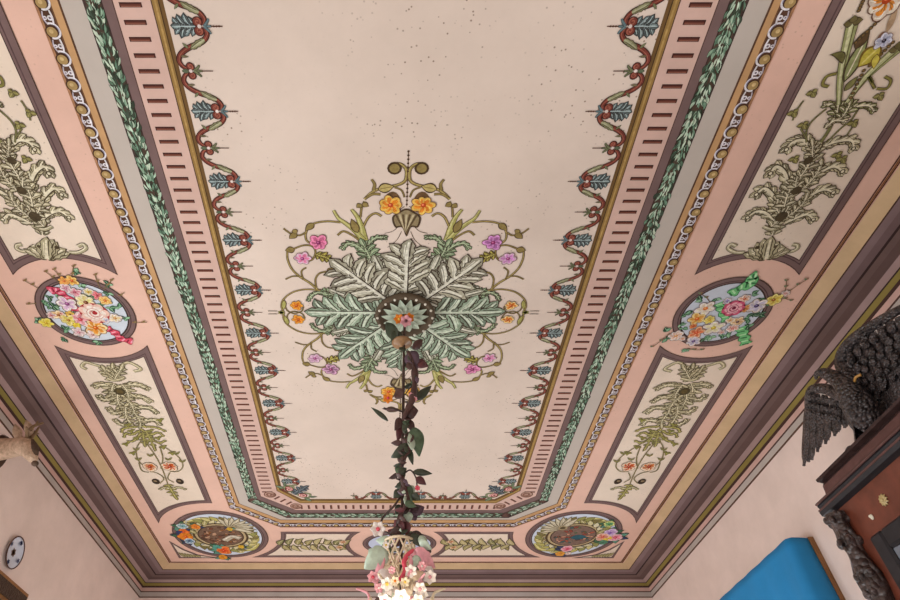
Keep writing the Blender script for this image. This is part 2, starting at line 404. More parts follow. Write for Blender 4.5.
for c, d, o, i, k, n in runs('g2', 'd', .54, .0745):
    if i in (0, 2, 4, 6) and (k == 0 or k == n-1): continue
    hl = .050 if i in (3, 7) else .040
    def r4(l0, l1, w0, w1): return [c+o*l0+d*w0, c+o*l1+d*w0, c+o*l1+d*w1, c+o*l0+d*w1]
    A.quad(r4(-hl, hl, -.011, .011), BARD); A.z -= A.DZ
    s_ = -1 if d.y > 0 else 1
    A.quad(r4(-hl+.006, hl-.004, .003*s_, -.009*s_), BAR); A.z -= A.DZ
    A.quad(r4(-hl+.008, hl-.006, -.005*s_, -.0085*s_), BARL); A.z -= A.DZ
for i in (0, 2, 4, 6):                     # little scrolls at the ends of the short diagonal runs
    P = octo(lerp_ring('g2', 'd', .52)); a, b = Vector(P[i]), Vector(P[(i+1) % 8])
    for t in (.06, .94):
        c = a.lerp(b, t); A.disc(c, .06, (120, 84, 70)); A.disc(c, .05, (190, 156, 140)); A.spiral(c, .045, t*6, 1.4, .014, (140, 100, 84), (92, 60, 50))
tag(A.build('trim_7'), 'pink band with a row of short dark red painted bars', kind='structure')
A = Art(1.6); band(A, 'd', 'p', paint(PURPLE, var=.12)); band(A, 'p', 'v', paint((84, 66, 54), var=.2)); edge_line(A, 'p', .007, (70, 50, 46))
tag(A.build('trim_8'), 'mauve painted band outside the row of bars', kind='structure')
A = Art(1.8); band(A, 'v', 't0', paint(GRAY, var=.05, scale=3)); edge_line(A, 'v', .012, (72, 54, 50))
tag(A.build('trim_9'), 'plain pale grey painted band', kind='structure')
A = Art(2.0); band(A, 't0', 't1', paint(TAN, var=.14)); band(A, 't1', 'c', paint((88, 60, 46), var=.3, scale=20.0)); edge_line(A, 't0', .010, (96, 66, 48)); edge_line(A, 't1', .007, (110, 74, 50)); edge_line(A, 'c', .012, (168, 122, 88))
tag(A.build('trim_10'), 'tan and brown painted fillet outside the grey band', kind='structure')
A = Art(1.2)
for k in (0, .012, .022):
    c = [(HU-.035+k, HW-.035+k), (-HU+.035-k, HW-.035+k), (-HU+.035-k, -HW+.035-k), (HU-.035+k, -HW+.035-k)]
    A.ribbon(c+c[:1], .010, [(92, 58, 44), (150, 104, 70), (92, 58, 44)][[0, .012, .022].index(k)])
tag(A.build('trim_11'), 'thin brown line at the edge of the flat ceiling', kind='structure')

# laurel garland and bead chain, one run per side
SIDES = [('right', (7,)), ('left', (3,)), ('far', (0, 1, 2)), ('near', (4, 5, 6))]
GC = [(146, 176, 150), (98, 128, 106), (200, 214, 192), (70, 84, 70), (116, 150, 126), (60, 70, 56), (176, 198, 176)]
for side, es in SIDES:
    t = thing('laurel_garland', {'right': 'green laurel leaf garland painted along the right side of the ceiling', 'left': 'green laurel leaf garland painted along the left side of the ceiling', 'far': 'green laurel leaf garland painted across the far end of the ceiling', 'near': 'green laurel leaf garland painted across the near end of the ceiling'}[side], 'garland', (CX+(0 if len(es) > 1 else (1.42 if side == 'right' else -1.42)), CY+({'far': 2.95, 'near': -2.95}.get(side, 0)), CZ))
    A = Art(2.2); B = None
    for c, d, o, i, k, n in runs('p', 'v', .5, .062):
        if i not in es: continue
        if d.y > .5 or (i in (1,) and d.x < 0): pass
        for q in range(18):
            lat = (-.030, .030, -.018, .018, -.024, .024, -.008, .010, 0, .003, -.028, .028, -.014, .016, -.02, .022, -.004, .006)[q]+random.uniform(-.005, .005)
            k_ = random.uniform(-.022, .022); b0 = c+d*(k_-.020)+o*lat*.8; b1 = c+d*(k_+.022)+o*(lat*1.25+random.uniform(-.006, .006))
            A.tearleaf(b0, b1, .015 if q < 6 else .009, paint(random.choice(GC if q < 8 else GC+[(206, 224, 202), (184, 210, 186), (48, 56, 44)]), var=.3, scale=40.0), dark=(42, 54, 40) if q < 8 else None, bend=random.uniform(-.15, .15))
    A.build('leaf_pattern', t)
    for i in es:
        if i in (0, 2, 4, 6):
            for p in (octo(lerp_ring('p', 'v', .5))[i], octo(lerp_ring('p', 'v', .5))[(i+1) % 8]):
                B = Art(2.6); B.disc(p, .052, (52, 38, 36), n=14)
                for q in range(5): B.tearleaf((p[0]-.045, p[1]-.03+q*.016), (p[0]+.045, p[1]-.045+q*.018), .014, (108, 78, 70), dark=None)
                B.build('ribbon_binding', t)
OCH = paint((170, 142, 92), var=.2); OCL = (204, 178, 126); WHT = (226, 222, 226)
for side, es in SIDES:
    A = Art(2.2)
    for c, d, o, i, k, n in runs('t1', 'c', .52, .1275):
        if i not in es: continue
        if side == 'left': d = -d
        A.disc(c+o*.004, .030, (74, 48, 38)); A.disc(c+o*.004, .024, OCH); A.disc(c+o*.006-d*.004, .010, OCL, n=8)
        arc = [c-d*.006+(-o*math.cos(a)+d*math.sin(a))*.034 for a in [(-.62+1.24*j/14)*PI for j in range(15)]]
        A.ribbon(arc, .009, WHT); A.ribbon([p+o*.004 for p in arc[3:9]], .004, (150, 150, 176))
        e = c+d*.0635
        for q, rr in ((-.010, .012), (.012, .009)): A.disc(e+o*q, rr, WHT, n=10); A.disc(e+o*q, rr*.45, (110, 96, 110), n=8)
        A.ribbon(smooth([c+d*.030-o*.018, e-o*.022, e+d*.03-o*.016], 4), .008, WHT); A.ribbon(smooth([c+d*.034+o*.014, e+o*.020, e+d*.026+o*.01], 4), .006, (196, 188, 200))
    off = {'right': (CX+1.64, CY, CZ), 'left': (CX-1.64, CY, CZ), 'far': (CX, CY+3.17, CZ), 'near': (CX, CY-3.17, CZ)}[side]
    tag(A.build('bead_chain', None, off), {'right': 'white ring and ochre bead chain painted along the right side', 'left': 'white ring and ochre bead chain painted along the left side', 'far': 'white ring and ochre bead chain painted across the far end', 'near': 'white ring and ochre bead chain painted across the near end'}[side], 'bead chain')

# scrolled frieze inside the gold fillet: one crest built at the origin, then copied along each side
def crest_art(h=1.0, half=.206):
    A = Art(2); k = half/.206; R = REDB; RL = (160, 96, 78); RD = (62, 34, 28)
    F = lambda s, t: (s*k-CX*0, t*h)
    A.acanthus(F(0, .118), F(0, .012), .088, 0, 4, (98, 112, 112), (170, 188, 188), (58, 52, 50), root=.4, ow=.004)
    for sg in (1, -1):
        arm = [F(sg*.004, .150), F(sg*.020, .160), F(sg*.036, .162), F(sg*.060, .145), F(sg*.079, .112), F(sg*.094, .070), F(sg*.121, .026), F(sg*.152, .006), F(sg*.180, .014), F(sg*.197, .036)]
        A.stroke(arm, lambda t: .012+.008*math.sin(PI*t), R, RD, None, n=4, ow=.008); A.ribbon([p+Vector((.002, .002)) for p in smooth(arm, 4)], .004, RL)
        A.leaflet(arm[3], Vector(arm[5])-Vector(arm[3]), .085*h, .024, (134, 132, 98), (176, 178, 142), (66, 56, 40), sg*.12, .003)
        A.tearleaf(F(sg*.098, .062), F(sg*.074, .040), .010, (120, 126, 92))
        A.tearleaf(F(sg*.135, .02), F(sg*.138, .055), .010, (120, 110, 84))
        for c, r in ((F(sg*.020, .130), .020), (F(sg*.184, .052), .017)):
            A.disc(c, r+.004, RD, n=14); A.disc(c, r, R, n=14); A.spiral(c, r*.8, 0 if sg > 0 else PI, sg*1.2, r*.3, RL, None)
    A.disc(F(0, .135), .009, (228, 214, 206), n=8)
    for sg in (0, 1, -1):
        A.stroke([F(0, .156), F(sg*.022, .176), F(sg*.034, .182+.006*(sg == 0))] if sg else [F(0, .156), F(0, .176), F(0, .190)], lambda t: .012*(1-.6*t), (104, 126, 130), (56, 56, 58), None, n=3, ow=.004)
    A.ribbon([F(0, .188), F(0, .240)], .005, (92, 60, 46))
    for q in (.200, .212, .224): A.disc(F(0, q), .005, (92, 60, 46), n=6)
    for S in (half/k,):                    # the small crest that follows
        A.disc(F(S, .050), .009, (228, 214, 206), n=8)
        for sg in (0, 1, -1): A.stroke([F(S, .066), F(S+sg*.020, .090), F(S+sg*.030, .094)] if sg else [F(S, .066), F(S, .09), F(S, .108)], lambda t: .012*(1-.6*t), (112, 116, 84), (56, 50, 40), None, n=3, ow=.004)
        A.ribbon([F(S, .104), F(S, .156)], .005, (92, 60, 46)); A.tearleaf(F(S, .04), F(S, .008), .018, (96, 108, 84))
    return A
def corner_art():
    A = Art(2.2)
    A.acanthus((0, .01), (0, .23), .11, 0, 4, (84, 92, 98), (130, 142, 146), (44, 44, 50), ow=.006)
    for sg in (1, -1):
        A.stroke([(sg*.03, .03), (sg*.09, .02), (sg*.15, .06), (sg*.12, .12), (sg*.06, .10)], .016, (142, 150, 112), (70, 64, 48), None)
        A.disc((sg*.085, .055), .042, (110, 56, 50)); A.spiral((sg*.085, .055), .036, 0, sg*1.5, .012, (230, 178, 170), (150, 60, 60))
        A.tearleaf((sg*.13, .03), (sg*.22, .02), .035, (120, 138, 110)); A.tearleaf((sg*.15, .07), (sg*.20, .13), .025, (108, 124, 100))
    return A
def mk(A, name):
    A.thin()
    me = bpy.data.meshes.new(name)
    me.from_pydata([(v[0]-CX, v[1]-CY, v[2]-CZ) for v in A.v], [], A.f)
    for m in A.mats: me.materials.append(m)
    me.polygons.foreach_set('material_index', A.mi); me.update(); return me
cm = mk(crest_art(), 'scroll_crest'); cf = mk(crest_art(.80, .215), 'scroll_crest'); cr = mk(corner_art(), 'corner_spray')
def frieze(lab, loc, rot, me, ss):
    t = thing('scroll_frieze', lab, 'frieze', loc); t.rotation_euler.z = rot
    for s in ss: link('scroll_crest', me, t, (s, 0, 0))
    return t
ss = [.206*(2*k+1) for k in range(-6, 6)]
# s runs along local x, t along local y (towards the centre)
frieze('red and green scroll frieze along the left edge of the cream field', (CX-1.108, CY, CZ), -PI/2, cm, ss)
frieze('red and green scroll frieze along the right edge of the cream field', (CX+1.108, CY, CZ), PI/2, cm, ss)
t = frieze('small red scroll frieze across the far edge of the cream field', (CX, CY+2.610, CZ), PI, cf, [-.645+.0, -.215, .215, .645][1:3]+[-.645])
t = frieze('small red scroll frieze across the near edge of the cream field', (CX, CY-2.610, CZ), 0, cf, [-.645, -.215, .215])
for su, sw in ((1, 1), (-1, 1), (1, -1), (-1, -1)):
    d = Vector((-su, -sw)).normalized()
    o = link('corner_spray', cr, None, (CX+su*1.020, CY+sw*2.512, CZ)); o.rotation_euler.z = math.atan2(d.y, d.x)-PI/2
    tag(o, 'blue leaf and pink spiral spray in the %s %s corner of the cream field' % ('far' if sw > 0 else 'near', 'right' if su > 0 else 'left'), 'corner spray')

# ------------------------------------------------------------------ side panels
def arc_pts(c, rx, ry, a0, a1, n=14): return [(c[0]+rx*math.cos(a0+(a1-a0)*i/n), c[1]+ry*math.sin(a0+(a1-a0)*i/n)) for i in range(n+1)]
def circ3(p, q, r, n=14):                  # arc through three points
    ax, ay = p; bx, by = q; cx, cy = r
    d = 2*(ax*(by-cy)+bx*(cy-ay)+cx*(ay-by))
    ux = ((ax*ax+ay*ay)*(by-cy)+(bx*bx+by*by)*(cy-ay)+(cx*cx+cy*cy)*(ay-by))/d
    uy = ((ax*ax+ay*ay)*(cx-bx)+(bx*bx+by*by)*(ax-cx)+(cx*cx+cy*cy)*(bx-ax))/d
    R = math.hypot(ax-ux, ay-uy); a0 = math.atan2(ay-uy, ax-ux); am = math.atan2(by-uy, bx-ux); a1 = math.atan2(cy-uy, cx-ux)
    def un(a, ref):
        while a-ref > PI: a -= 2*PI
        while a-ref < -PI: a += 2*PI
        return a
    am = un(am, a0); a1 = un(a1, am)
    return [(ux+R*math.cos(a0+(a1-a0)*i/n), uy+R*math.sin(a0+(a1-a0)*i/n)) for i in range(n+1)]
def inset(P, k):                           # shrink an outline by k
    n = len(P); out = []
    ar = sum(P[i][0]*P[(i+1) % n][1]-P[(i+1) % n][0]*P[i][1] for i in range(n))
    for i in range(n):
        a, b, c = Vector(P[i-1]), Vector(P[i]), Vector(P[(i+1) % n]); d1 = (b-a).normalized(); d2 = (c-b).normalized()
        n1 = Vector((-d1.y, d1.x)); n2 = Vector((-d2.y, d2.x))
        if ar < 0: n1 = -n1; n2 = -n2
        m = (n1+n2); l = m.length
        m = m/l if l > 1e-6 else n1
        out.append(b+m*(k/max(.35, m.dot(n1))))
    return out
def frame_parts(t, O, wd, ground, gl=1):   # O(k) is the outline moved inwards by k
    A = Art(gl); A.poly(O(0), paint(ground, var=.07, scale=2.5, specks=.45)); A.build('ground', t)
    A = Art(gl+.8)
    def loop(k0, k1, m):
        a = O(k0); b = O(k1); n = len(a)
        for i in range(n): A.quad([a[i], a[(i+1) % n], b[(i+1) % n], b[i]], m)
        A.z -= A.DZ
    loop(0, wd, paint(PURPLE, var=.12)); loop(0, wd*.10, (84, 60, 54)); loop(wd*.62, wd*.74, (92, 70, 70)); loop(wd*.92, wd*1.0, (70, 50, 44))
    A.build('border', t)
def circle3(p, q, r):
    ax, ay = p; bx, by = q; cx, cy = r
    d = 2*(ax*(by-cy)+bx*(cy-ay)+cx*(ay-by))
    ux = ((ax*ax+ay*ay)*(by-cy)+(bx*bx+by*by)*(cy-ay)+(cx*cx+cy*cy)*(ay-by))/d
    uy = ((ax*ax+ay*ay)*(cx-bx)+(bx*bx+by*by)*(ax-cx)+(cx*cx+cy*cy)*(bx-ax))/d
    return ux, uy, math.hypot(ax-ux, ay-uy)
def cut_arc(p, q, r, k, lo, hi, vert, n=14):   # arc grown by k between two parallel edges; q says which side of the centre
    ux, uy, R = circle3(p, q, r); R += k; out = []
    for i in range(n+1):
        s_ = lo+(hi-lo)*i/n
        if vert: out.append((s_, uy+math.copysign(math.sqrt(max(0, R*R-(s_-ux)**2)), q[1]-uy)))
        else: out.append((ux+math.copysign(math.sqrt(max(0, R*R-(s_-uy)**2)), q[0]-ux), s_))
    return out
def side_outline(su, sw):
    def O(k):
        a = cut_arc((1.815, .335), (2.14, .475), (2.475, .335), k, 1.815+k, 2.475-k, True)
        b = cut_arc((2.475, 3.14), (2.18, 2.775), (1.845, 2.697), k, 2.475-k, 1.830+k, True)
        return [(su*p[0], sw*p[1]) for p in a+b]
    return O
def mapper(su, ref, w=1):                  # traced points of one panel, mirrored to the other side when needed
    def f(x, y):
        a, b = L(x, y); return (a*su*ref, b*w)
    return f
def lst(f, *p): return [f(*q) for q in p]
def near_ornament(t, f, k=1):
    A = Art(3); D, M, H = (78, 66, 46), (176, 168, 136), (230, 222, 194)
    # base mound with two volutes
    A.stroke(lst(f, (744, 252), (735, 252), (728, 248), (731, 244), (736, 246)), .022, M, D, H); A.stroke(lst(f, (779, 245), (788, 251), (796, 249), (797, 245), (792, 244)), .022, M, D, H)
    for x1, y1, wd in ((744, 252, .05), (790, 250, .04), (750, 247, .06), (784, 246, .05), (757, 242, .06), (777, 241, .06), (764, 238, .06), (770, 236, .06)):
        v = Vector(f(x1, y1))-Vector(f(766, 258)); A.leaflet(f(766, 258), v, v.length, wd, M, H, D, random.uniform(-.1, .1), .006)
    A.disc(f(757, 247), .014, D); A.disc(f(775, 246), .012, D)
    # cup
    A.acanthus(f(772, 234), f(776, 221), .09, 0, 3, M, H, D); A.stroke(lst(f, (763, 226), (771, 229), (781, 226)), .02, M, D, H)
    # rolled leaves right and left
    for P, wd in (([(776, 222), (766, 213), (756, 211), (747, 217)], .055), ([(778, 209), (773, 196), (764, 188), (756, 194)], .060), ([(788, 191), (785, 174), (776, 166), (770, 173)], .060), ([(812, 150), (803, 140), (792, 142), (786, 149)], .055),
                  ([(784, 223), (797, 217), (807, 214), (813, 219)], .055), ([(799, 206), (812, 194), (824, 189), (833, 192)], .060), ([(806, 187), (820, 172), (834, 166), (842, 171)], .060), ([(822, 147), (836, 141), (851, 140), (853, 148)], .050)):
        A.curl(lst(f, *P), wd, M, H, D)
    # overlapping trunk
    for a, b, wd, bn in (((771, 226), (792, 196), .10, .1), ((780, 214), (783, 190), .09, -.15), ((787, 216), (808, 190), .08, .15), ((784, 206), (805, 168), .11, -.08), ((797, 192), (802, 165), .08, -.1), ((800, 190), (822, 158), .08, .12), ((800, 176), (820, 140), .10, .05), ((812, 158), (812, 138), .06, 0)):
        A.acanthus(f(*a), f(*b), wd, bn*k, 4, M, H, D)
    A.disc(f(781, 216), .035, D); A.disc(f(796, 190), .028, D); A.disc(f(808, 160), .025, D)
    # thin growth above
    V = (124, 122, 78)
    for P, wd in (([(820, 142), (828, 130), (836, 112)], .016), ([(806, 142), (806, 130), (812, 120), (826, 108)], .007), ([(826, 142), (840, 128), (850, 120), (858, 108)], .007), ([(803, 100), (796, 110), (792, 120)], .006), ([(800, 128), (806, 138)], .006), ([(846, 135), (852, 126)], .006)):
        A.stroke(lst(f, *P), wd, V, D, None, ow=.004)
    for c in ((803, 124), (853, 122), (794, 158), (837, 154), (793, 112), (842, 158), (812, 92), (879, 95)):
        for dx, dy in ((-7, 2), (5, -3), (2, 5)): A.tearleaf(f(*c), f(c[0]+dx, c[1]+dy), .024, (134, 128, 76), D, (180, 172, 110))
    A.curl(lst(f, (842, 112), (832, 104), (824, 104)), .03, (132, 136, 88), H, D); A.curl(lst(f, (842, 112), (856, 106), (868, 105), (873, 110)), .035, (132, 136, 88), H, D)
    A.acanthus(f(836, 119), f(838, 100), .08, 0, 3, (140, 144, 98), H, D); A.acanthus(f(840, 118), f(850, 98), .08, .1, 3, (140, 144, 98), H, D)
    A.curl(lst(f, (824, 128), (834, 120), (845, 121)), .03, M, H, D)
    for a, b, c in (((838, 104), (841, 70), (852, 22)), ((846, 102), (866, 76), (897, 48))):   # lily trumpets
        A.stroke(lst(f, a, b, c), lambda t: .016+.034*t, (160, 164, 112), D, (212, 212, 168)); Q = smooth(lst(f, a, b, c), 6)
        A.ribbon([p+Vector((.010, .004)) for p in Q], .006, (104, 100, 60)); A.ribbon([p+Vector((.003, 0)) for p in Q], .005, (196, 200, 152))
        for dx, dy in ((-9, 2), (10, -3), (2, -7)): A.tearleaf(f(*c), f(c[0]+dx, c[1]+dy), .03, (110, 100, 62), D)
    A.tearleaf(f(842, 62), f(830, 54), .03, (110, 106, 62), D, bend=.2); A.tearleaf(f(844, 90), f(857, 76), .03, (132, 130, 80), D)
    A.tearleaf(f(844, 80), f(868, 33), .05, (150, 156, 104), D, H); A.tearleaf(f(855, 48), f(869, 28), .04, (98, 76, 50), D)
    for a, b in (((850, 97), (863, 70)), ((855, 42), (878, 20)), ((869, 65), (892, 42)), ((858, 10), (866, -8))):   # ears of wheat
        for q in range(7):
            c = Vector(f(*a)).lerp(Vector(f(*b)), q/6); A.disc(c, .010, D, n=8); A.disc(c, .006, (126, 98, 58), n=8)
    A.stroke(lst(f, (836, 73), (826, 76), (822, 84), (828, 86)), .012, (140, 134, 72), D); A.stroke(lst(f, (872, 82), (868, 76), (874, 88)), .010, (140, 134, 72), D); A.stroke(lst(f, (884, 76), (890, 80), (886, 88), (876, 88)), .010, (140, 134, 72), D)
    A.tearleaf(f(879, 46), f(858, 66), .075, (196, 182, 74), (120, 96, 40), (222, 212, 120)); A.tearleaf(f(876, 54), f(873, 68), .03, (206, 192, 84), (120, 96, 40))
    A.tearleaf(f(886, 32), f(897, 4), .03, (178, 150, 120), None)
    A.tearleaf(f(876, 38), f(889, 34), .05, (136, 104, 84), None)
    A.build('acanthus_scroll', t)
    flower_part(t, f(883, 40), .042, (196, 200, 226), (222, 222, 236), 6, cen=(52, 46, 60), layer=4.2)
    flower_part(t, f(886, -1), .085, (232, 150, 62), (244, 226, 206), 8, cen=(180, 70, 30))
def far_ornament(t, f, k=1):
    A = Art(3); D, M, H = (78, 68, 44), (174, 164, 128), (228, 218, 184); D2 = (96, 88, 52)
    A.stroke(lst(f, (104, 367), (94, 364), (86, 362), (82, 366), (87, 369)), .024, M, D, H); A.stroke(lst(f, (120, 366), (128, 362), (136, 365), (141, 369), (134, 371)), .024, M, D, H)
    for a, b, wd in (((113, 380), (102, 365), .10), ((113, 380), (113, 363), .10), ((114, 380), (124, 364), .10)): A.acanthus(f(*a), f(*b), wd, 0, 4, M, H, D)
    A.stroke(lst(f, (108, 378), (114, 380), (124, 378)), .025, M, D, H)
    for P, wd in (([(116, 390), (108, 385), (101, 384), (95, 386)], .055), ([(120, 399), (112, 399), (104, 399), (100, 396)], .055), ([(128, 412), (120, 412), (114, 412), (109, 408)], .055), ([(134, 424), (127, 425), (120, 423), (116, 420)], .050),
                  ([(122, 386), (132, 384), (140, 385), (147, 388)], .055), ([(128, 397), (136, 396), (143, 397), (150, 401)], .055), ([(134, 408), (142, 407), (150, 408), (156, 412)], .055), ([(140, 422), (148, 420), (155, 420), (160, 424)], .050)):
        A.curl(lst(f, *P), wd, M, H, D)
    for a, b, wd, bn in (((114, 383), (116, 400), .13, .1), ((122, 384), (128, 402), .12, -.1), ((118, 392), (126, 412), .13, .1), ((126, 398), (134, 415), .11, -.1), ((126, 406), (134, 426), .11, .1), ((134, 412), (140, 428), .09, -.1)):
        A.acanthus(f(*a), f(*b), wd, bn*k, 4, M, H, D)
    A.disc(f(120, 391), .045, D); A.disc(f(120, 391), .025, (100, 84, 48))
    V = (162, 152, 98)
    for P in ([(140, 428), (150, 434), (158, 432), (164, 436)], [(140, 430), (132, 434), (126, 433), (124, 437)], [(142, 432), (134, 440), (128, 441)], [(146, 434), (158, 442), (166, 440)], [(138, 426), (124, 428), (122, 432)], [(142, 426), (156, 427), (166, 431)]):
        A.curl(lst(f, *P), .026, V, (198, 190, 112), D2)
    for c in ((131, 430), (137, 437), (150, 430), (158, 437), (147, 441), (126, 443), (163, 446), (133, 452), (172, 452), (128, 424), (160, 419)):
        for dx, dy in ((-4, 1), (4, -1), (1, 3)): A.tearleaf(f(*c), f(c[0]+dx, c[1]+dy), .022, (146, 142, 74), D2, None)
    for a, b in (((143, 432), (145, 446)), ((146, 430), (156, 450))): A.acanthus(f(*a), f(*b), .07, 0, 4, V, (196, 190, 112), D2)
    for P in ([(143, 438), (137, 447), (137, 456), (141, 463), (147, 466)], [(154, 440), (170, 450), (180, 458), (183, 466), (178, 471), (170, 471)], [(146, 442), (156, 456), (163, 470), (168, 484)], [(160, 446), (163, 458), (161, 468)], [(150, 471), (158, 473), (164, 478), (160, 483)], [(170, 472), (168, 478), (174, 482)], [(139, 462), (142, 470), (149, 472)]):
        A.stroke(lst(f, *P), .008, (136, 124, 82), D2, None, ow=.003)
    for c in ((136, 450), (138, 460), (182, 462), (176, 454), (168, 460), (150, 456)):
        A.tearleaf(f(*c), f(c[0]+4, c[1]-3), .018, (140, 134, 84), D2); A.tearleaf(f(*c), f(c[0]-3, c[1]-3), .016, (140, 134, 84), D2)
    for c in ((156, 481), (180, 481)): A.disc(f(*c), .036, (60, 46, 34), n=14, ry=.05); A.disc(f(c[0]-.7, c[1]-.5), .018, (140, 120, 92), n=10)
    A.acanthus(f(168, 484), f(177, 499), .09, 0, 4, (160, 150, 84), (204, 196, 124), D2); A.curl(lst(f, (170, 488), (164, 487), (160, 489)), .03, V, H, D2); A.curl(lst(f, (172, 488), (179, 487), (186, 489)), .03, V, H, D2)
    A.build('acanthus_scroll', t)
    for c, col in (((150, 466), (226, 120, 48)), ((170, 466), (222, 100, 44))): flower_part(t, f(*c), .070, col, (240, 214, 186), 7, ry=1.3, cen=(150, 50, 30))
for su in (1, -1):
    sn = 'right' if su > 0 else 'left'
    t = thing('painted_panel', 'cream panel with lily scroll on the %s, nearer than the oval medallion' % sn, 'painted panel', (CX+su*2.14, CY-1.7, CZ))
    frame_parts(t, side_outline(su, -1), .062, PANEL); near_ornament(t, mapper(su, 1), su)
    t = thing('painted_panel', 'cream panel with two orange flowers on the %s, beyond the oval medallion' % sn, 'painted panel', (CX+su*2.14, CY+1.7, CZ))
    frame_parts(t, side_outline(su, 1), .062, PANEL); far_ornament(t, mapper(su, -1), -su)

# ------------------------------------------------------------------ oval flower medallions at mid length
def oval_parts(t, c, rx, ry, wd, ground, gl=2):
    A = Art(gl); A.disc(c, rx-wd*.8, paint(ground, var=.08, scale=5), ry=ry-wd*.8, n=48); A.build('ground', t)
    A = Art(gl+.4)
    A.ribbon(ell(c, rx-wd/2, ry-wd/2, 64), wd, paint(PURPLE, var=.12), True); A.ribbon(ell(c, rx, ry, 64), .008, (80, 58, 52), True)
    A.ribbon(ell(c, rx-wd*.66, ry-wd*.66, 64), .008, (84, 62, 62), True); A.ribbon(ell(c, rx-wd, ry-wd, 64), .010, (60, 44, 40), True)
    A.build('frame', t)
def sprigs(A, f, leaves, r=.04):
    for x, y in leaves:
        for q in range(4):
            a = random.uniform(0, 2*PI); p = Vector(f(x, y)); rr = r*random.uniform(.7, 1.25)
            A.tearleaf(p, p+Vector((math.cos(a), math.sin(a)))*rr, rr*.55, paint(random.choice([(70, 116, 82), (112, 164, 126), (50, 84, 62), (146, 190, 150)])), (54, 78, 58), (176, 206, 170), random.uniform(-.15, .15))
def bow(t, f, P, m, light, dark, wd):
    A = Art(4.4); Q = smooth([f(*p) for p in P], 6)
    A.ribbon(Q, lambda s: wd*(1+.35*math.sin(s*22))+.012, dark); A.ribbon(Q, lambda s: wd*(1+.35*math.sin(s*22)), m)
    for i in range(1, len(Q)-1, 2): 
        d = (Q[i+1]-Q[i-1]).normalized(); q = Vector((-d.y, d.x)); A.ribbon([Q[i]+q*wd*.4, Q[i]-q*wd*.3+d*.01], wd*.22, light if i % 4 == 1 else dark)
    A.build('ribbon', t)
def zl(x0, y0, s): return lambda x, y: L(x0+x/s, y0+y/s)
WH = (240, 228, 222)
cL = (-2.130, 0.004); t = thing('oval_medallion', 'oval medallion of pink and yellow flowers with a red ribbon, left side', 'medallion', (CX+cL[0], CY+cL[1], CZ))
oval_parts(t, cL, .318, .330, .050, (206, 214, 222)); f = zl(0, 230, 4.6125)
A = Art(3.2); sprigs(A, f, [(180, 415), (300, 500), (455, 512), (500, 290), (230, 310), (200, 335), (510, 355), (345, 185), (500, 245), (550, 355), (375, 250), (305, 455), (580, 405), (245, 350), (330, 360), (470, 345), (225, 350), (480, 395), (260, 300), (420, 300)])
for P in ([(212, 190), (245, 215), (275, 240)], [(250, 180), (272, 205), (290, 230)], [(115, 232), (150, 250), (180, 268)], [(440, 205), (450, 235), (465, 265)], [(515, 230), (500, 250), (480, 270)], [(620, 425), (660, 424), (680, 422)], [(555, 300), (575, 285)], [(340, 165), (335, 200), (330, 225)], [(130, 340), (170, 335)]):
    A.stroke([f(*p) for p in P], .006, (122, 104, 70), None)
    for p in P[:-1]: A.tearleaf(f(*p), f(p[0]+10, p[1]-10), .014, (140, 120, 78), None); A.tearleaf(f(*p), f(p[0]-10, p[1]-4), .014, (150, 110, 80), None)
A.build('leaf_sprays', t)
bow(t, f, [(228, 278), (262, 272), (300, 300), (335, 335), (352, 372)], (218, 84, 110), (242, 160, 176), (140, 40, 60), .050)
bow(t, f, [(492, 450), (530, 470), (560, 498), (612, 512)], (218, 84, 104), (242, 160, 176), (140, 40, 60), .050)
for x, y, r, m, e, cn in ((298, 232, .042, (238, 170, 90), None, (200, 90, 30)), (333, 230, .050, (244, 176, 80), (246, 206, 130), (200, 80, 30)), (305, 265, .05, (226, 170, 184), WH, (180, 110, 130)), (347, 283, .05, (232, 150, 164), (244, 208, 210), (170, 70, 90)),
    (408, 282, .042, (242, 222, 130), WH, (190, 140, 40)), (450, 298, .044, (226, 110, 120), (240, 170, 170), (150, 40, 50)), (398, 330, .076, (246, 226, 150), (248, 236, 196), (110, 60, 30)), (487, 322, .050, (242, 178, 84), (246, 208, 140), (190, 90, 30)), (312, 337, .076, (222, 186, 214), WH, (126, 60, 110)),
    (272, 388, .056, (246, 200, 140), (248, 226, 190), (130, 70, 30)), (318, 412, .060, (242, 220, 110), (246, 232, 160), (150, 100, 30)), (215, 425, .056, (244, 220, 70), (246, 232, 130), (190, 150, 30)), (372, 408, .080, (234, 158, 166), (246, 214, 212), (190, 60, 70)), (325, 385, .036, (236, 190, 90), None, (120, 70, 30)),
    (443, 447, .088, (242, 160, 60), (248, 214, 160), (200, 90, 20)), (355, 437, .034, (240, 212, 70), None, (190, 140, 30)), (365, 468, .058, (238, 200, 204), WH, (190, 120, 130)), (430, 480, .05, (240, 206, 204), WH, (180, 120, 110)), (532, 403, .056, (240, 214, 160), WH, (190, 130, 70)), (238, 390, .042, (236, 176, 180), WH, (180, 90, 90)), (280, 380, .03, (238, 160, 150), WH, (150, 60, 50)), (490, 415, .032, (200, 206, 230), WH, (120, 120, 170))):
    flower_part(t, f(x, y), r*.9, m, e, random.choice((5, 6, 7)), ry=1.0, rot=random.random()*3, cen=cn, layer=4.6, inner=tuple(int(v*.86) for v in m))
rose_part(t, f(437, 380), .098, (236, 196, 180), (248, 226, 214), (170, 46, 50), 4.8)
cR = (2.127, .012); t = thing('oval_medallion', 'oval medallion of white and orange flowers with a green ribbon, right side', 'medallion', (CX+cR[0], CY+cR[1], CZ))
oval_parts(t, cR, .312, .332, .050, (202, 208, 218)); f = zl(640, 250, 5.0)
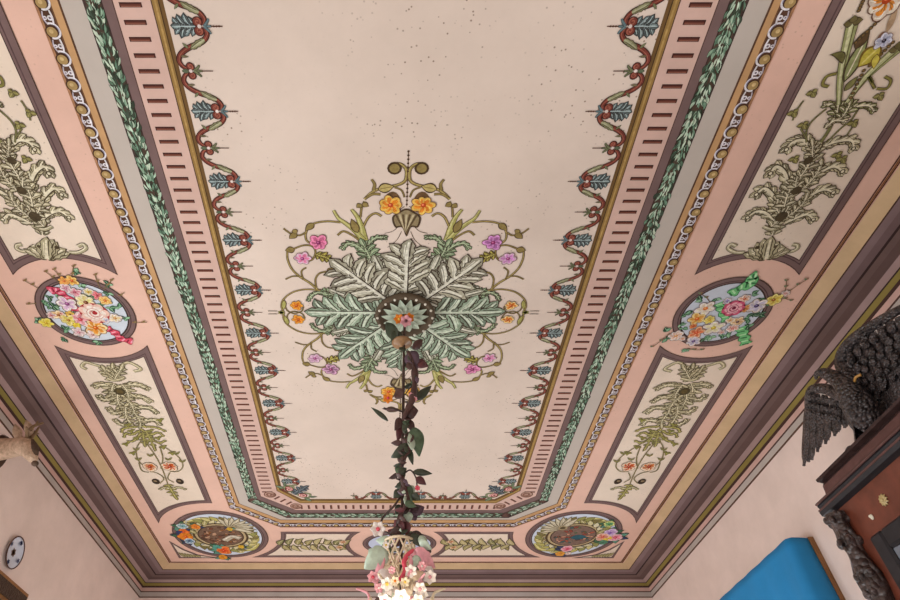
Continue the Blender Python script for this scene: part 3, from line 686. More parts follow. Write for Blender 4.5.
A = Art(3.2); sprigs(A, f, [(215, 390), (130, 440), (230, 495), (560, 220), (605, 240), (565, 315), (130, 405), (305, 245), (540, 345), (320, 440), (350, 432), (430, 420), (230, 320), (250, 300), (380, 240), (630, 270), (200, 370), (410, 425), (600, 320), (540, 380)])
for P in ([(60, 482), (105, 450), (150, 410)], [(830, 145), (790, 170), (740, 205), (700, 225)], [(310, 497), (270, 496), (235, 490)], [(730, 150), (728, 180), (720, 210)], [(755, 250), (725, 240), (700, 235)], [(300, 215), (330, 235), (350, 260)]):
    A.stroke([f(*p) for p in P], .006, (122, 100, 74), None)
    for p in P[:-1]: A.tearleaf(f(*p), f(p[0]+12, p[1]-9), .016, (146, 116, 88), None); A.tearleaf(f(*p), f(p[0]-10, p[1]-6), .014, (110, 130, 96), None)
A.build('leaf_sprays', t)
for P, wd in (([(585, 122), (552, 135), (560, 165), (500, 185), (450, 220)], .056), ([(392, 262), (410, 300), (432, 352)], .05), ([(498, 385), (515, 425), (528, 468)], .06)):
    bow(t, f, P, (118, 196, 128), (186, 232, 180), (60, 120, 74), wd)
for x, y, r, m, e, cn in ((325, 288, .080, (246, 226, 200), WH, (226, 120, 50)), (283, 340, .080, (244, 178, 84), (248, 216, 150), (214, 96, 30)), (345, 345, .046, (240, 214, 90), (246, 232, 150), (200, 150, 30)), (365, 385, .084, (244, 232, 190), WH, (196, 168, 50)), (280, 408, .070, (238, 130, 84), (246, 190, 150), (210, 80, 40)), (265, 452, .064, (206, 200, 226), WH, (84, 60, 110)), (178, 425, .062, (244, 202, 176), WH, (220, 150, 90)), (520, 240, .050, (244, 186, 150), WH, (196, 90, 60)), (518, 290, .044, (206, 130, 70), (236, 180, 120), (110, 50, 30)), (580, 275, .080, (214, 206, 228), WH, (70, 56, 100)), (485, 355, .056, (242, 196, 140), (248, 224, 190), (90, 60, 60)), (448, 348, .04, (244, 206, 150), WH, (200, 130, 60)), (460, 388, .048, (240, 170, 150), WH, (200, 100, 90)), (665, 245, .066, (236, 206, 90), (244, 226, 140), (150, 90, 30)), (435, 250, .036, (190, 180, 220), WH, (110, 90, 150)), (725, 212, .034, (240, 190, 180), WH, (200, 130, 120)), (265, 377, .032, (226, 110, 60), (244, 170, 110), (150, 50, 30)), (405, 408, .03, (244, 200, 190), WH, (200, 120, 110)), (210, 440, .03, (240, 190, 160), WH, (210, 120, 80))):
    flower_part(t, f(x, y), r*.86, m, e, random.choice((5, 6, 7)), rot=random.random()*3, cen=cn, layer=4.6, inner=tuple(int(v*.86) for v in m))
rose_part(t, f(465, 288), .074, (206, 90, 120), (240, 176, 186), (116, 34, 60), 4.8)

# ------------------------------------------------------------------ corner medallions with a shell and a dark inner oval
def corner_medal(su, lab, flowers, inner):
    c = (su*1.885, 3.425); t = thing('corner_medallion', lab, 'medallion', (CX+c[0], CY+c[1], CZ))
    oval_parts(t, c, .50, .565, .062, (206, 214, 226), 2.4)
    q = lambda u, v: (c[0]+su*u*.95, c[1]+v*.95)   # u outwards to the wall, v to the far end
    A = Art(3.4); YL = (192, 182, 104)
    for P, wd in (([(-.28, .30), (-.38, .08), (-.30, -.18), (-.12, -.30)], .13), ([(.05, -.36), (.24, -.30), (.36, -.10), (.34, .12)], .13), ([(-.16, .36), (.06, .38), (.26, .28)], .12), ([(-.10, -.38), (.12, -.42), (.30, -.34)], .09), ([(-.40, .20), (-.30, .36), (-.14, .42)], .08)):
        A.stroke([q(*p) for p in P], lambda t, wd=wd: wd*(.25+.4*math.sin(PI*t)), YL, (92, 84, 48), (226, 220, 160)); A.spiral(q(*P[-1]), .045, 0, 1.3, .016, (220, 210, 150), (92, 84, 48))
    for i in range(26):
        a = i/26*2*PI; p = q(.33*math.cos(a), .36*math.sin(a)); e = q(.43*math.cos(a+.2), .47*math.sin(a+.2)); A.tearleaf(p, e, .06, paint(random.choice([(186, 178, 104), (150, 150, 88), (206, 196, 132), (128, 116, 70)])), (92, 84, 48), None)
    for i in range(22):
        a = i/22*2*PI+.1; p = q(.27*math.cos(a), .30*math.sin(a)); e = q(.36*math.cos(a-.25), .39*math.sin(a-.25)); A.tearleaf(p, e, .055, paint(random.choice([(206, 196, 150), (168, 158, 104), (214, 206, 172), (140, 124, 82)])), (92, 84, 48), (222, 214, 176))
    A.build('leaf_scrolls', t)
    A = Art(4.2); A.disc(c, .295, (84, 66, 44), ry=.300, n=40); A.disc(c, .270, (188, 168, 128), ry=.275, n=40); A.disc(c, .245, (70, 52, 40), ry=.25, n=40); A.build('inner_frame', t)
    A = Art(4.6); A.disc(c, .232, (118, 92, 74) if su < 0 else (128, 104, 92), ry=.238, n=40)
    for i in range(60):
        a = random.uniform(0, 2*PI); r = .2*math.sqrt(random.random()); p = Vector((c[0]+r*math.cos(a), c[1]+r*math.sin(a))); e = p+Vector((random.uniform(-.06, .06), random.uniform(-.05, .05)))
        A.tearleaf(p, e, .030, paint(random.choice(inner)), (60, 40, 32), None)
    if su < 0:
        A.stroke([(c[0]+.02, c[1]+.12), (c[0]+.12, c[1]+.02), (c[0]+.2, c[1]+.06)], .075, (184, 172, 150), (70, 60, 50), (220, 212, 196))
    else: A.disc((c[0]+.06, c[1]+.03), .075, (52, 92, 104), ry=.06)
    A.build('painted_scene', t)
    A = Art(5.2); s0 = q(-.16, -.20)
    for i in range(9):
        a = math.radians(-15+i*20)+ (0 if su < 0 else 0); d = Vector((math.cos(a-math.radians(20)), -math.sin(a-math.radians(20)))) if False else Vector((su*(-.75+.2*0)*math.cos(math.radians((i-4)*17))-su*0, -.75*math.cos(math.radians((i-4)*17))))
        r_ = math.radians((i-4)*18); b = Vector((-su*.72, -.70)); d = Vector((b.x*math.cos(r_)-b.y*math.sin(r_), b.x*math.sin(r_)+b.y*math.cos(r_)))
        A.tearleaf(s0, Vector(s0)+d*.25, .060, (196, 186, 158), (104, 92, 70), (226, 220, 200))
    A.disc(s0, .05, (170, 152, 116)); A.disc(s0, .03, (90, 76, 52)); A.build('shell', t)
    for x, y, r, m, e, cn in flowers:
        flower_part(t, L(x, y), r, m, e, 6, ry=1.4, rot=random.random(), cen=cn, layer=5.6, inner=tuple(int(v*.85) for v in m))
    A = Art(5.2)
    for x, y, r, m, e, cn in flowers:
        for i in range(3):
            a = random.uniform(0, 6.3); p = Vector(L(x, y)); A.tearleaf(p, p+Vector((math.cos(a), math.sin(a)))*r*1.9, r*.9, random.choice([(96, 150, 130), (70, 110, 80), (60, 66, 100)]), (44, 56, 50), None)
    A.build('flower_leaves', t)
zL = lambda x, y: (160+x/7.5, 500+y/7.5); zR = lambda x, y: (515+x/7.5, 500+y/7.5)
corner_medal(-1, 'far left corner medallion with a shell, brown inner oval and orange fruit', [(*zL(270, 195), .05, (238, 140, 50), None, (190, 80, 30)), (*zL(178, 232), .06, (240, 120, 50), None, (200, 70, 30)), (*zL(195, 268), .085, (242, 140, 40), None, (210, 80, 20)), (*zL(220, 300), .06, (110, 150, 180), (200, 216, 226), (50, 60, 90)), (*zL(480, 372), .085, (240, 92, 40), (246, 140, 70), (200, 60, 20)), (*zL(472, 422), .055, (236, 160, 50), None, (190, 100, 20)), (*zL(430, 352), .06, (96, 176, 156), None, (50, 110, 100)), (*zL(165, 190), .06, (130, 176, 180), (210, 224, 226), (80, 120, 120)), (*zL(150, 240), .045, (60, 66, 110), None, (40, 40, 70)), (*zL(610, 345), .035, (236, 190, 60), None, (190, 130, 30)), (*zL(525, 212), .035, (224, 180, 60), None, (180, 130, 30))], [(126, 70, 50), (160, 110, 80), (96, 66, 48), (190, 150, 120), (80, 50, 40), (140, 90, 50)])
corner_medal(1, 'far right corner medallion with a shell, reddish inner oval and pink flowers', [(*zR(710, 240), .075, (190, 150, 206), (226, 206, 232), (120, 80, 150)), (*zR(655, 270), .080, (240, 150, 124), (248, 200, 180), (210, 90, 70)), (*zR(692, 284), .05, (242, 206, 70), None, (200, 150, 30)), (*zR(750, 275), .08, (240, 140, 160), (248, 206, 210), (200, 70, 90)), (*zR(390, 360), .075, (240, 130, 154), (248, 200, 206), (206, 60, 90)), (*zR(340, 396), .055, (240, 170, 70), None, (200, 110, 30)), (*zR(705, 175), .06, (96, 168, 110), (220, 226, 140), (50, 110, 60)), (*zR(660, 310), .05, (90, 140, 110), None, (50, 90, 70)), (*zR(395, 395), .035, (240, 220, 210), None, (200, 150, 140))], [(150, 70, 56), (176, 90, 70), (90, 110, 76), (200, 150, 120), (80, 60, 50), (60, 100, 100)])
for su in (1, -1):                          # small corner spandrels
    sn = 'right' if su > 0 else 'left'; c = (su*1.885, 3.425); t = thing('corner_spandrel', 'small cream triangle in the far %s ceiling corner' % sn, 'painted panel', (CX+su*2.3, CY+3.85, CZ))
    P = [(su*2.475, 3.56)]+[(c[0]+su*.66*math.cos(a), c[1]+.66*math.sin(a)) for a in [math.radians(20+60*i/8) for i in range(9)]]+[(su*2.02, 4.02), (su*2.475, 4.02)]
    P = [(su*2.475, 3.56), (su*2.36, 3.78), (su*2.24, 3.92), (su*2.00, 4.02), (su*2.475, 4.02)]
    frame_parts(t, lambda k, P=P: inset(P, k) if k else P, .03, PANEL); A = Art(3)
    for i in range(7): A.tearleaf((su*(2.22+.03*i), 3.985), (su*(2.26+.03*i), 3.93-.012*i), .03, (168, 160, 112), DG, None)
    A.build('leaf_pattern', t)

# ------------------------------------------------------------------ far end: two leaf panels and the round medallion between them
t = thing('round_medallion', 'round blue medallion behind the chandelier at the far end', 'medallion', (CX, CY+3.63, CZ))
oval_parts(t, (0.03, 3.635), .40, .300, .055, (196, 204, 226), 2)
A = Art(3)
for i in range(14):
    a = i*.9; p = (0.03+.22*math.cos(a)*random.random(), 3.635+.16*math.sin(a)); A.tearleaf(p, (p[0]+.07*math.cos(i), p[1]+.07*math.sin(i)), .04, paint(random.choice(GC)), (54, 78, 58), None)
A.build('leaf_sprays', t)
for i, (u, v, m) in enumerate(((-.12, 0, (236, 190, 190)), (.1, .05, (240, 220, 150)), (0, -.08, (226, 140, 150)), (.15, -.1, (214, 200, 226)))): flower_part(t, (.03+u, 3.635+v), .07, m, WH, 6, layer=4)
for su in (1, -1):
    sn = 'right' if su > 0 else 'left'
    t = thing('painted_panel', 'low cream panel with leaf branch at the far end, %s of the chandelier' % sn, 'painted panel', (CX+su*.95, CY+3.65, CZ))
    def O(k, su=su):
        a = cut_arc((.385, 3.338), (.520, 3.66), (.345, 3.998), k, 3.338+k, 3.998-k, False); b = cut_arc((1.640, 3.998), (1.30, 3.64), (1.235, 3.338), k, 3.998-k, 3.338+k, False)
        return [(su*p[0], p[1]) for p in a+b]
    frame_parts(t, O, .055, PANEL); A = Art(3)
    ln = lambda s, v: (su*(.57+s*.72), 3.66+v)
    A.stroke([ln(0, .02), ln(.35, -.03), ln(.7, .04), ln(1, 0)], .014, (134, 122, 76), DG, None)
    for i in range(15):
        s = i/14; sg = 1 if i % 2 else -1
        A.tearleaf(ln(s, .0), ln(s-.10 if su*0 == 0 else s, sg*(.12+.05*random.random())), .062, paint(random.choice([(160, 148, 98), (136, 132, 88), (186, 172, 124)])), DG, (204, 194, 150), .15*sg)
        if i % 3 == 0: A.tearleaf(ln(s, 0), ln(s+.08, -sg*.15), .05, (150, 138, 90), DG, None)
    A.build('leaf_branch', t)
    for s, v, m in ((.08, .06, (222, 150, 90)), (.02, -.08, (210, 130, 80))): flower_part(t, ln(s, v), .045, m, (240, 214, 180), 6, layer=4)

# ------------------------------------------------------------------ the central rosette
t = thing('ceiling_rosette', 'large painted acanthus rosette in the middle of the cream field', 'rosette', (CX, CY, CZ))
GL, GMd, GDk = (226, 224, 208), (146, 152, 130), (66, 52, 40)
def polar(a, r): return (r*math.sin(a), -r*math.cos(a))   # 0 is towards the viewer end
A = Art(1.9)
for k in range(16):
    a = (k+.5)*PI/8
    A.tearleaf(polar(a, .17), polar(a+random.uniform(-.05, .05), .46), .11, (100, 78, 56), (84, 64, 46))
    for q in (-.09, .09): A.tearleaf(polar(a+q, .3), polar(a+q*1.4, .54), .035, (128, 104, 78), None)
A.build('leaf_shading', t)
for k in range(16):
    a = (k+.5)*PI/8; A = Art(2.2)
    for sg in (1, -1): A.curl([polar(a, .24), polar(a+sg*.02, .36), polar(a+sg*.06, .46), polar(a+sg*.13, .50)], .045, (150, 152, 130), GL, GDk)
    A.build('curled_frond', t)
for k in range(8):
    a = (k+.5)*PI/4; A = Art(2.6)
    A.acanthus(polar(a, .15), polar(a, .53), .20, 0, 5, (158, 158, 138), (216, 214, 198), GDk, root=.55, ow=.007); A.build('acanthus_leaf', t)
for k in range(8):
    a = k*PI/4; A = Art(3.4); s_ = k % 2; gr = k in (2, 6, 3, 5, 4)
    A.acanthus(polar(a, .14), polar(a, .65 if k not in (0, 4) else .61), .29, 0, 6, (140, 158, 136) if gr else (164, 160, 140), (208, 218, 198) if gr else GL, GDk, root=.55, ow=.007)
    A.build('acanthus_leaf', t)
rm = {1: (1, 1), 2: (-1, 1), 3: (1, -1), 4: (-1, -1)}
for q, (mu, mw) in rm.items():              # four mirrored quadrants of scrolls
    def g(x, y):
        a, b = L(x, y); b = b if mw > 0 else -b
        return ((a+.012)*mu-.009, b)
    A = Art(2.2); A.ws = .72; V, VL, VD = (146, 128, 76), (190, 172, 108), (78, 58, 36)
    # end motif towards the short side
    A.stroke(lst(g, (396, 169), (394, 164), (400, 164), (405, 168), (406, 174), (404, 181), (396, 185), (384, 187), (375, 190), (369, 194), (364, 199)), lambda s: .022-.004*s, V, VD, VL)
    A.disc(g(394, 168), .040, VD, n=12); A.disc(g(394, 168), .028, V, n=12)
    A.stroke(lst(g, (373, 190), (374, 184), (371, 179)), lambda s: .024*(1-.5*s), V, VD); A.tearleaf(g(378, 189), g(393, 186), .05, VL, VD, V)
    A.stroke(lst(g, (394, 187), (401, 190), (404, 197)), .008, V, VD); A.ribbon(smooth(lst(g, (384, 199), (392, 194), (400, 200)), 5), lambda s: .035*math.sin(PI*s)+.002, (112, 84, 54))
    A.stroke(lst(g, (365, 198), (372, 194), (380, 194)), .016, V, VD); A.stroke(lst(g, (386, 212), (395, 212), (404, 206)), .006, VD, None)
    A.stroke(lst(g, (360, 217), (361, 208), (364, 201)), .012, V, VD); A.tearleaf(g(361, 204), g(356, 207), .03, V, VD); A.tearleaf(g(362, 203), g(368, 206), .03, V, VD)
    for P in ([(398, 226), (392, 231), (384, 233)], [(401, 231), (396, 240), (387, 247)]): A.stroke(lst(g, *P), .005, VD, None)
    if mu > 0:
      for y in (151, 155, 159, 163, 167, 171, 184, 188, 192, 196, 200, 204): A.disc((-.010, g(406.8, y)[1]), .007, (72, 52, 36), n=6)
      A.ribbon([(-.010, g(0, 150)[1]), (-.010, g(0, 206)[1])], .004, (92, 66, 46))
    # diagonal spray
    LGc, LGl = (170, 166, 96), (206, 200, 138)
    A.stroke(lst(g, (364, 240), (361, 227), (357, 217), (351, 209)), lambda s: .05*(1-.8*s)+.008, LGc, VD, LGl); A.stroke(lst(g, (363, 240), (354, 230), (345, 223), (338, 218), (333, 210)), lambda s: .038*(1-.75*s)+.008, LGc, VD, LGl)
    A.stroke(lst(g, (363, 226), (368, 217), (375, 213), (381, 216)), .014, V, VD, VL); A.stroke(lst(g, (337, 235), (343, 231), (352, 235), (360, 241)), .013, V, VD); A.tearleaf(g(357, 232), g(351, 219), .04, V, VD)
    GR, GRl = (124, 146, 112), (180, 194, 158)
    A.acanthus(g(373, 264), g(360, 239), .12, 0, 5, GR, GRl, GDk); A.curl(lst(g, (363, 250), (356, 245), (347, 243), (342, 248)), .035, GR, GRl, GDk); A.curl(lst(g, (368, 244), (374, 238), (381, 237), (384, 237)), .03, GR, GRl, GDk)
    A.stroke(lst(g, (340, 222), (327, 221), (314, 223), (307, 229), (305, 236), (307, 241), (312, 244), (316, 247)), .011, V, VD, VL); A.tearleaf(g(313, 223), g(305, 230), .035, V, VD)
    A.stroke(lst(g, (292, 249), (303, 245), (312, 246), (315, 252), (312, 259), (306, 261)), .010, V, VD); A.stroke(lst(g, (283, 228), (290, 233), (299, 235), (305, 232)), .009, V, VD); A.tearleaf(g(296, 233), g(289, 238), .035, V, VD); A.tearleaf(g(293, 229), g(296, 233), .03, V, VD)
    # long scroll to the side flowers
    A.stroke(lst(g, (287, 249), (287, 258), (291, 268), (299, 276), (310, 283), (318, 290)), lambda s: .009+.010*s, V, VD, VL); A.tearleaf(g(294, 249), g(285, 250), .04, V, VD)
    A.stroke(lst(g, (299, 276), (292, 276), (285, 279)), .008, V, VD); A.stroke(lst(g, (303, 279), (301, 271), (306, 267)), .008, V, VD); A.stroke(lst(g, (316, 288), (315, 279), (319, 273), (327, 271)), .010, V, VD)
    A.tearleaf(g(327, 271), g(333, 268), .03, V, VD); A.acanthus(g(316, 254), g(331, 259), .07, 0, 3, (168, 156, 72), (204, 196, 110), VD)
    A.acanthus(g(343, 298), g(318, 290), .10, 0, 5, GR, GRl, GDk); A.curl(lst(g, (328, 294), (318, 292), (311, 295), (308, 300)), .03, GR, GRl, GDk)
    A.stroke(lst(g, (320, 290), (305, 289), (292, 292), (283, 299), (281, 306), (283, 311)), .010, V, VD, VL); A.stroke(lst(g, (284, 301), (286, 309), (293, 313), (301, 311), (303, 306)), .006, V, VD); A.tearleaf(g(284, 300), g(283, 309), .025, LGc, VD); A.tearleaf(g(284, 311), g(278, 313), .025, LGc, VD)
    A.ribbon([g(277, 313.5), g(268, 313.5)], .005, VD)
    A.build('scroll_spray', t)
    top = mw > 0; cA = ((214, 110, 150), (190, 120, 180))[0 if mu > 0 else 1] if top else ((178, 130, 160), (206, 120, 160))[0 if mu > 0 else 1]
    e_ = tuple(min(255, v+40) for v in cA)
    flower_part(t, g(390, 204.5), .066, (240, 156, 52), (246, 196, 96), 7, cen=(190, 70, 30), layer=4, inner=(214, 110, 40))
    flower_part(t, g(318, 242), .060, cA, e_, 6, cen=(130, 40, 90), layer=4, inner=tuple(int(v*.75) for v in cA)); flower_part(t, g(302, 258), .052, e_, (226, 190, 210), 6, cen=(140, 60, 110), layer=4, inner=cA)
    flower_part(t, g(296, 305), .044, (236, 140, 40), (248, 214, 150) if mu < 0 else (240, 170, 70), 6, cen=(170, 70, 20), layer=4, inner=(206, 100, 30))
for sw in (1, -1):                          # bud at each end
    A = Art(3); h = lambda x, y: (lambda p: (p[0], p[1]*sw))(L(x, y))
    P = smooth([h(*p) for p in ((392, 217), (399, 211), (406.5, 208), (414, 211), (421, 217), (418, 227), (411, 227), (406.5, 236), (402, 227), (395, 227))], 4, True)
    A.poly(P, (78, 60, 42)); A.poly(inset(P, .012), (150, 134, 100))
    for i in range(7): A.ribbon(smooth([h(406.5, 232), h(400+i*2, 222), h(396+i*3.5, 214)], 4), .012, (196, 182, 146) if i % 2 else (96, 78, 54))
    A.build('bud', t)
# raised boss: a bowl of petals inside a dark studded ring
bm = bmesh.new(); seg = 48
prof = [(.195, 0), (.200, -.02), (.190, -.038), (.172, -.034), (.165, -.018), (.150, -.012), (.06, -.02), (0, -.022)]
rings = [[bm.verts.new((CX+r*math.cos(2*PI*i/seg), CY+r*math.sin(2*PI*i/seg), CZ-.016+z)) for i in range(seg)] for r, z in prof[:-1]]
for a, b in zip(rings, rings[1:]):
    for i in range(seg): bm.faces.new([a[i], a[(i+1) % seg], b[(i+1) % seg], b[i]])
bm.faces.new(rings[-1])
boss = mesh_obj('boss', bm, paint((96, 82, 66), var=.2), t, True)
bm = bmesh.new()
for i in range(16):
    a = i*PI/8; bmesh.ops.create_icosphere(bm, subdivisions=2, radius=.009, matrix=Matrix.Translation((CX+.182*math.cos(a), CY+.182*math.sin(a), CZ-.056)))
mesh_obj('stud', bm, paint((232, 226, 210)), boss, True)
def leaf3(bm, base, d, up, ln, wd, curlv=.2, lobes=0, fold=.25, n=8, thick=.0):
    d = d.normalized(); sd = d.cross(up).normalized(); up = sd.cross(d).normalized(); rows = []
    for i in range(n+1):
        t = i/n; p = base+d*(ln*t)+up*(-curlv*ln*t*t)
        h = wd/2*math.sin(PI*min(1, t*.93+.03)**.75)
        if lobes: h *= .72+.28*abs(math.sin(lobes*PI*t))
        rows.append([bm.verts.new(p+sd*h+up*(h*fold)), bm.verts.new(p), bm.verts.new(p-sd*h+up*(h*fold))])
    for a, b in zip(rows, rows[1:]):
        bm.faces.new([a[0], a[1], b[1], b[0]]); bm.faces.new([a[1], a[2], b[2], b[1]])
bm = bmesh.new()
for i in range(14):
    a = i*2*PI/14; d = Vector((math.cos(a), math.sin(a), -.12)); leaf3(bm, Vector((CX, CY, CZ-.040))+d*.03, d, Vector((0, 0, -1)), .125, .062, .15, 0, .3)
mesh_obj('petal_bowl', bm, paint((178, 190, 170), var=.25, scale=25), boss)

# ================================================================== CHANDELIER (hangs from the rosette)
YC = CY
base = on_y(401, 598, YC); base.z = CAMZ+.55
ch = thing('chandelier', 'flower basket chandelier hanging on a leafy vine stem from the ceiling rosette', 'chandelier', (base.x, YC, base.z))
def tube(bm, pts, rad, seg=8, n=5, sm=True):
    P = [Vector(p) for p in pts]
    if sm and len(P) > 2:
        Q = []
        for i in range(len(P)-1):
            p0, p1, p2, p3 = P[max(i-1, 0)], P[i], P[i+1], P[min(i+2, len(P)-1)]
            for j in range(n):
                t = j/n; Q.append(.5*((2*p1)+(-p0+p2)*t+(2*p0-5*p1+4*p2-p3)*t*t+(-p0+3*p1-3*p2+p3)*t**3))
        Q.append(P[-1]); P = Q
    rings = []; ref = Vector((.31, .87, .38)); k = len(P)
    for i, p in enumerate(P):
        d = (P[min(i+1, k-1)]-P[max(i-1, 0)]).normalized(); u = d.cross(ref)
        if u.length < .05: u = d.cross(Vector((1, 0, 0)))
        u.normalize(); v = d.cross(u); r = rad(i/(k-1)) if callable(rad) else rad
        rings.append([bm.verts.new(p+(u*math.cos(2*PI*j/seg)+v*math.sin(2*PI*j/seg))*r) for j in range(seg)])
    for a, b in zip(rings, rings[1:]):
        for j in range(seg): bm.faces.new([a[j], a[(j+1) % seg], b[(j+1) % seg], b[j]])
    bm.faces.new(rings[0][::-1]); bm.faces.new(rings[-1])
def ball(bm, c, r, sz=(1, 1, 1), sub=2): bmesh.ops.create_icosphere(bm, subdivisions=sub, radius=r, matrix=Matrix.Translation(c) @ Matrix.Diagonal((*sz, 1)))
def yp(x, y, dy=0.0): return on_y(x, y, YC+dy)
IRON = paint((74, 56, 50), rough=.5, var=.3, scale=30, spec=.4); BRN = paint((88, 62, 58), rough=.45, var=.3, scale=30, spec=.4); MAR = paint((104, 58, 62), rough=.4, var=.3, scale=30, spec=.5)
GRN = paint((94, 118, 92), rough=.4, var=.35, scale=30, spec=.5); GRD = paint((66, 74, 58), rough=.4, var=.35, scale=30, spec=.5); PGR = paint((196, 214, 192), rough=.3, var=.2, scale=30, spec=.5); PUR = paint((92, 70, 84), rough=.4, var=.3, scale=30, spec=.5)
PWH = paint((246, 236, 226), rough=.25, var=.06, scale=30, spec=.5); PPK = paint((240, 170, 178), rough=.25, var=.2, scale=40, spec=.5); PRD = paint((222, 80, 100), rough=.25, var=.15, spec=.5); CRM = paint((240, 222, 190), rough=.4, var=.1, scale=30, spec=.4); GLD = paint((196, 160, 84), rough=.35, var=.2, scale=30, spec=.6)
ORG = paint((236, 140, 48), rough=.4, var=.2, scale=40); YEL = paint((240, 206, 96), rough=.4)
bm = bmesh.new(); hook = Vector((CX, YC, CZ-.055))
tube(bm, [hook, yp(404, 345), yp(403.5, 380), yp(403, 420), yp(402, 460), yp(402.5, 500), yp(401, 540), Vector((base.x, YC, base.z+.1))], .009)
mesh_obj('stem', bm, IRON, ch, True)
bm = bmesh.new(); tube(bm, [yp(408, 352, -.02), yp(413, 362, -.03), yp(415, 378, -.02), yp(413, 396, -.04), yp(409, 408, -.05), yp(403, 420, -.04), yp(406, 434, .02), yp(411, 446, -.02), yp(405, 458, -.04), yp(400, 470, -.03), yp(404, 484, -.01), yp(408, 500, -.03), yp(402, 512, -.03), yp(399, 524, -.02)], lambda t: (.020 if .12 < t < .32 else .011)+.004*math.sin(t*60)); mesh_obj('vine', bm, BRN, ch, True)
for P, r in (([(400, 497), (394, 506), (384, 516), (381, 522)], .006), ([(405, 497), (399, 515), (396, 530)], .006), ([(403, 412), (394, 409), (388, 409), (384, 408)], .005), ([(404, 400), (398, 392), (392, 384)], .004), ([(405, 395), (410, 388), (416, 386)], .004), ([(402, 476), (410, 470), (416, 478), (417, 488)], .004), ([(402, 480), (396, 478), (398, 470)], .004), ([(404, 505), (412, 506), (418, 508)], .005), ([(399, 540), (390, 534), (380, 530)], .005), ([(404, 540), (416, 532), (424, 540), (430, 552)], .008)):
    bm = bmesh.new(); tube(bm, [yp(x, y, -.03*(i % 2)) for i, (x, y) in enumerate(P)], r, 6); mesh_obj('branch', bm, IRON, ch, True)
# cup and flowers close under the ceiling
bm = bmesh.new(); c = yp(402, 343); seg = 20
pr = [(.01, .03), (.03, .028), (.058, .012), (.066, 0), (.055, -.008), (.02, -.02), (.008, -.03)]
rg = [[bm.verts.new((c.x+r*math.cos(2*PI*i/seg), c.y+r*math.sin(2*PI*i/seg), c.z+z)) for i in range(seg)] for r, z in pr]
for a, b in zip(rg, rg[1:]):
    for i in range(seg): bm.faces.new([a[i], a[(i+1) % seg], b[(i+1) % seg], b[i]])
bm.faces.new(rg[0][::-1]); bm.faces.new(rg[-1]); mesh_obj('cup', bm, paint((150, 112, 72), rough=.35, var=.3, scale=40, spec=.6), ch, True)
CAMP = Vector((0, 0, CAMZ))
def leaf_at(bx, by, tx, ty, wpx, m, dy=-.03, lobes=0, twist=0.0, name='leaf', dtip=0.0, curlv=.15):
    b = yp(bx, by, dy); e = yp(tx, ty, dy+dtip); d = e-b; view = (CAMP-b).normalized(); up = view
    up = (Matrix.Rotation(twist, 3, d.normalized()) @ up)
    bm = bmesh.new(); leaf3(bm, b, d, up, d.length*1.0, wpx*(b-CAMP).length/600, curlv, lobes, .22)
    o = mesh_obj(name, bm, m, ch, True)
    so = o.modifiers.new('thickness', 'SOLIDIFY'); so.thickness = .004
    return o
for a in [(398, 338, 384, 322, 14, GRD), (400, 332, 392, 342, 12, GRD), (412, 348, 424, 340, 10, BRN), (410, 352, 416, 368, 16, PUR), (416, 362, 428, 366, 10, MAR), (420, 368, 424, 360, 8, MAR), (411, 362, 402, 352, 8, PGR), (414, 400, 433, 386, 9, GRD), (402, 398, 396, 388, 12, BRN),
          (405, 412, 418, 410, 17, BRN), (400, 410, 382, 409, 4, BRN), (388, 421, 371, 406, 5, GRD), (400, 418, 396, 430, 9, BRN), (402, 425, 398, 440, 9, MAR), (408, 420, 414, 432, 8, BRN), (414, 428, 420, 454, 15, GRN), (412, 450, 410, 432, 8, PGR), (412, 446, 392, 457, 13, GRD), (402, 443, 391, 443, 6, BRN), (410, 450, 412, 464, 6, GRD), (413, 472, 432, 473, 7, GRD), (404, 474, 395, 468, 9, GRN), (404, 480, 398, 478, 7, BRN),
          (416, 478, 426, 484, 8, MAR), (409, 486, 413, 496, 10, PGR), (406, 484, 412, 500, 9, GRN), (400, 490, 394, 498, 8, GRD), (412, 494, 420, 500, 8, GRD), (411, 514, 424, 506, 13, PUR), (410, 512, 416, 520, 12, PUR), (407, 512, 406, 524, 13, PGR), (400, 505, 396, 514, 8, GRD), (404, 532, 394, 520, 13, MAR), (398, 536, 388, 530, 10, MAR), (408, 534, 404, 520, 12, MAR), (396, 534, 404, 540, 10, MAR), (412, 534, 420, 546, 9, GRD), (404, 540, 418, 532, 9, GRN), (420, 536, 426, 548, 9, PGR),
          (392, 542, 376, 540, 10, PGR), (390, 545, 381, 552, 12, GRN)]:
    leaf_at(a[0], a[1], a[2], a[3], a[4], a[5], random.uniform(-.06, .02), 0, random.uniform(-.5, .5))
for a in [(386, 550, 365, 568, 22, PGR), (416, 548, 434, 568, 14, PPK), (420, 540, 431, 550, 9, PGR), (384, 556, 374, 586, 8, PPK), (422, 560, 434, 574, 9, PWH), (378, 572, 392, 580, 12, PWH), (412, 578, 424, 572, 10, CRM), (392, 590, 378, 596, 12, PWH), (416, 590, 428, 596, 12, PWH), (396, 572, 384, 566, 8, CRM), (390, 596, 384, 608, 12, PGR), (412, 598, 420, 606, 12, PWH), (400, 590, 392, 600, 14, PWH), (404, 590, 412, 602, 14, CRM), (418, 556, 414, 566, 10, PGR), (424, 552, 420, 566, 10, BRN)]:
    leaf_at(a[0], a[1], a[2], a[3], a[4], a[5], random.uniform(-.16, -.08), 3, random.uniform(-.4, .4))
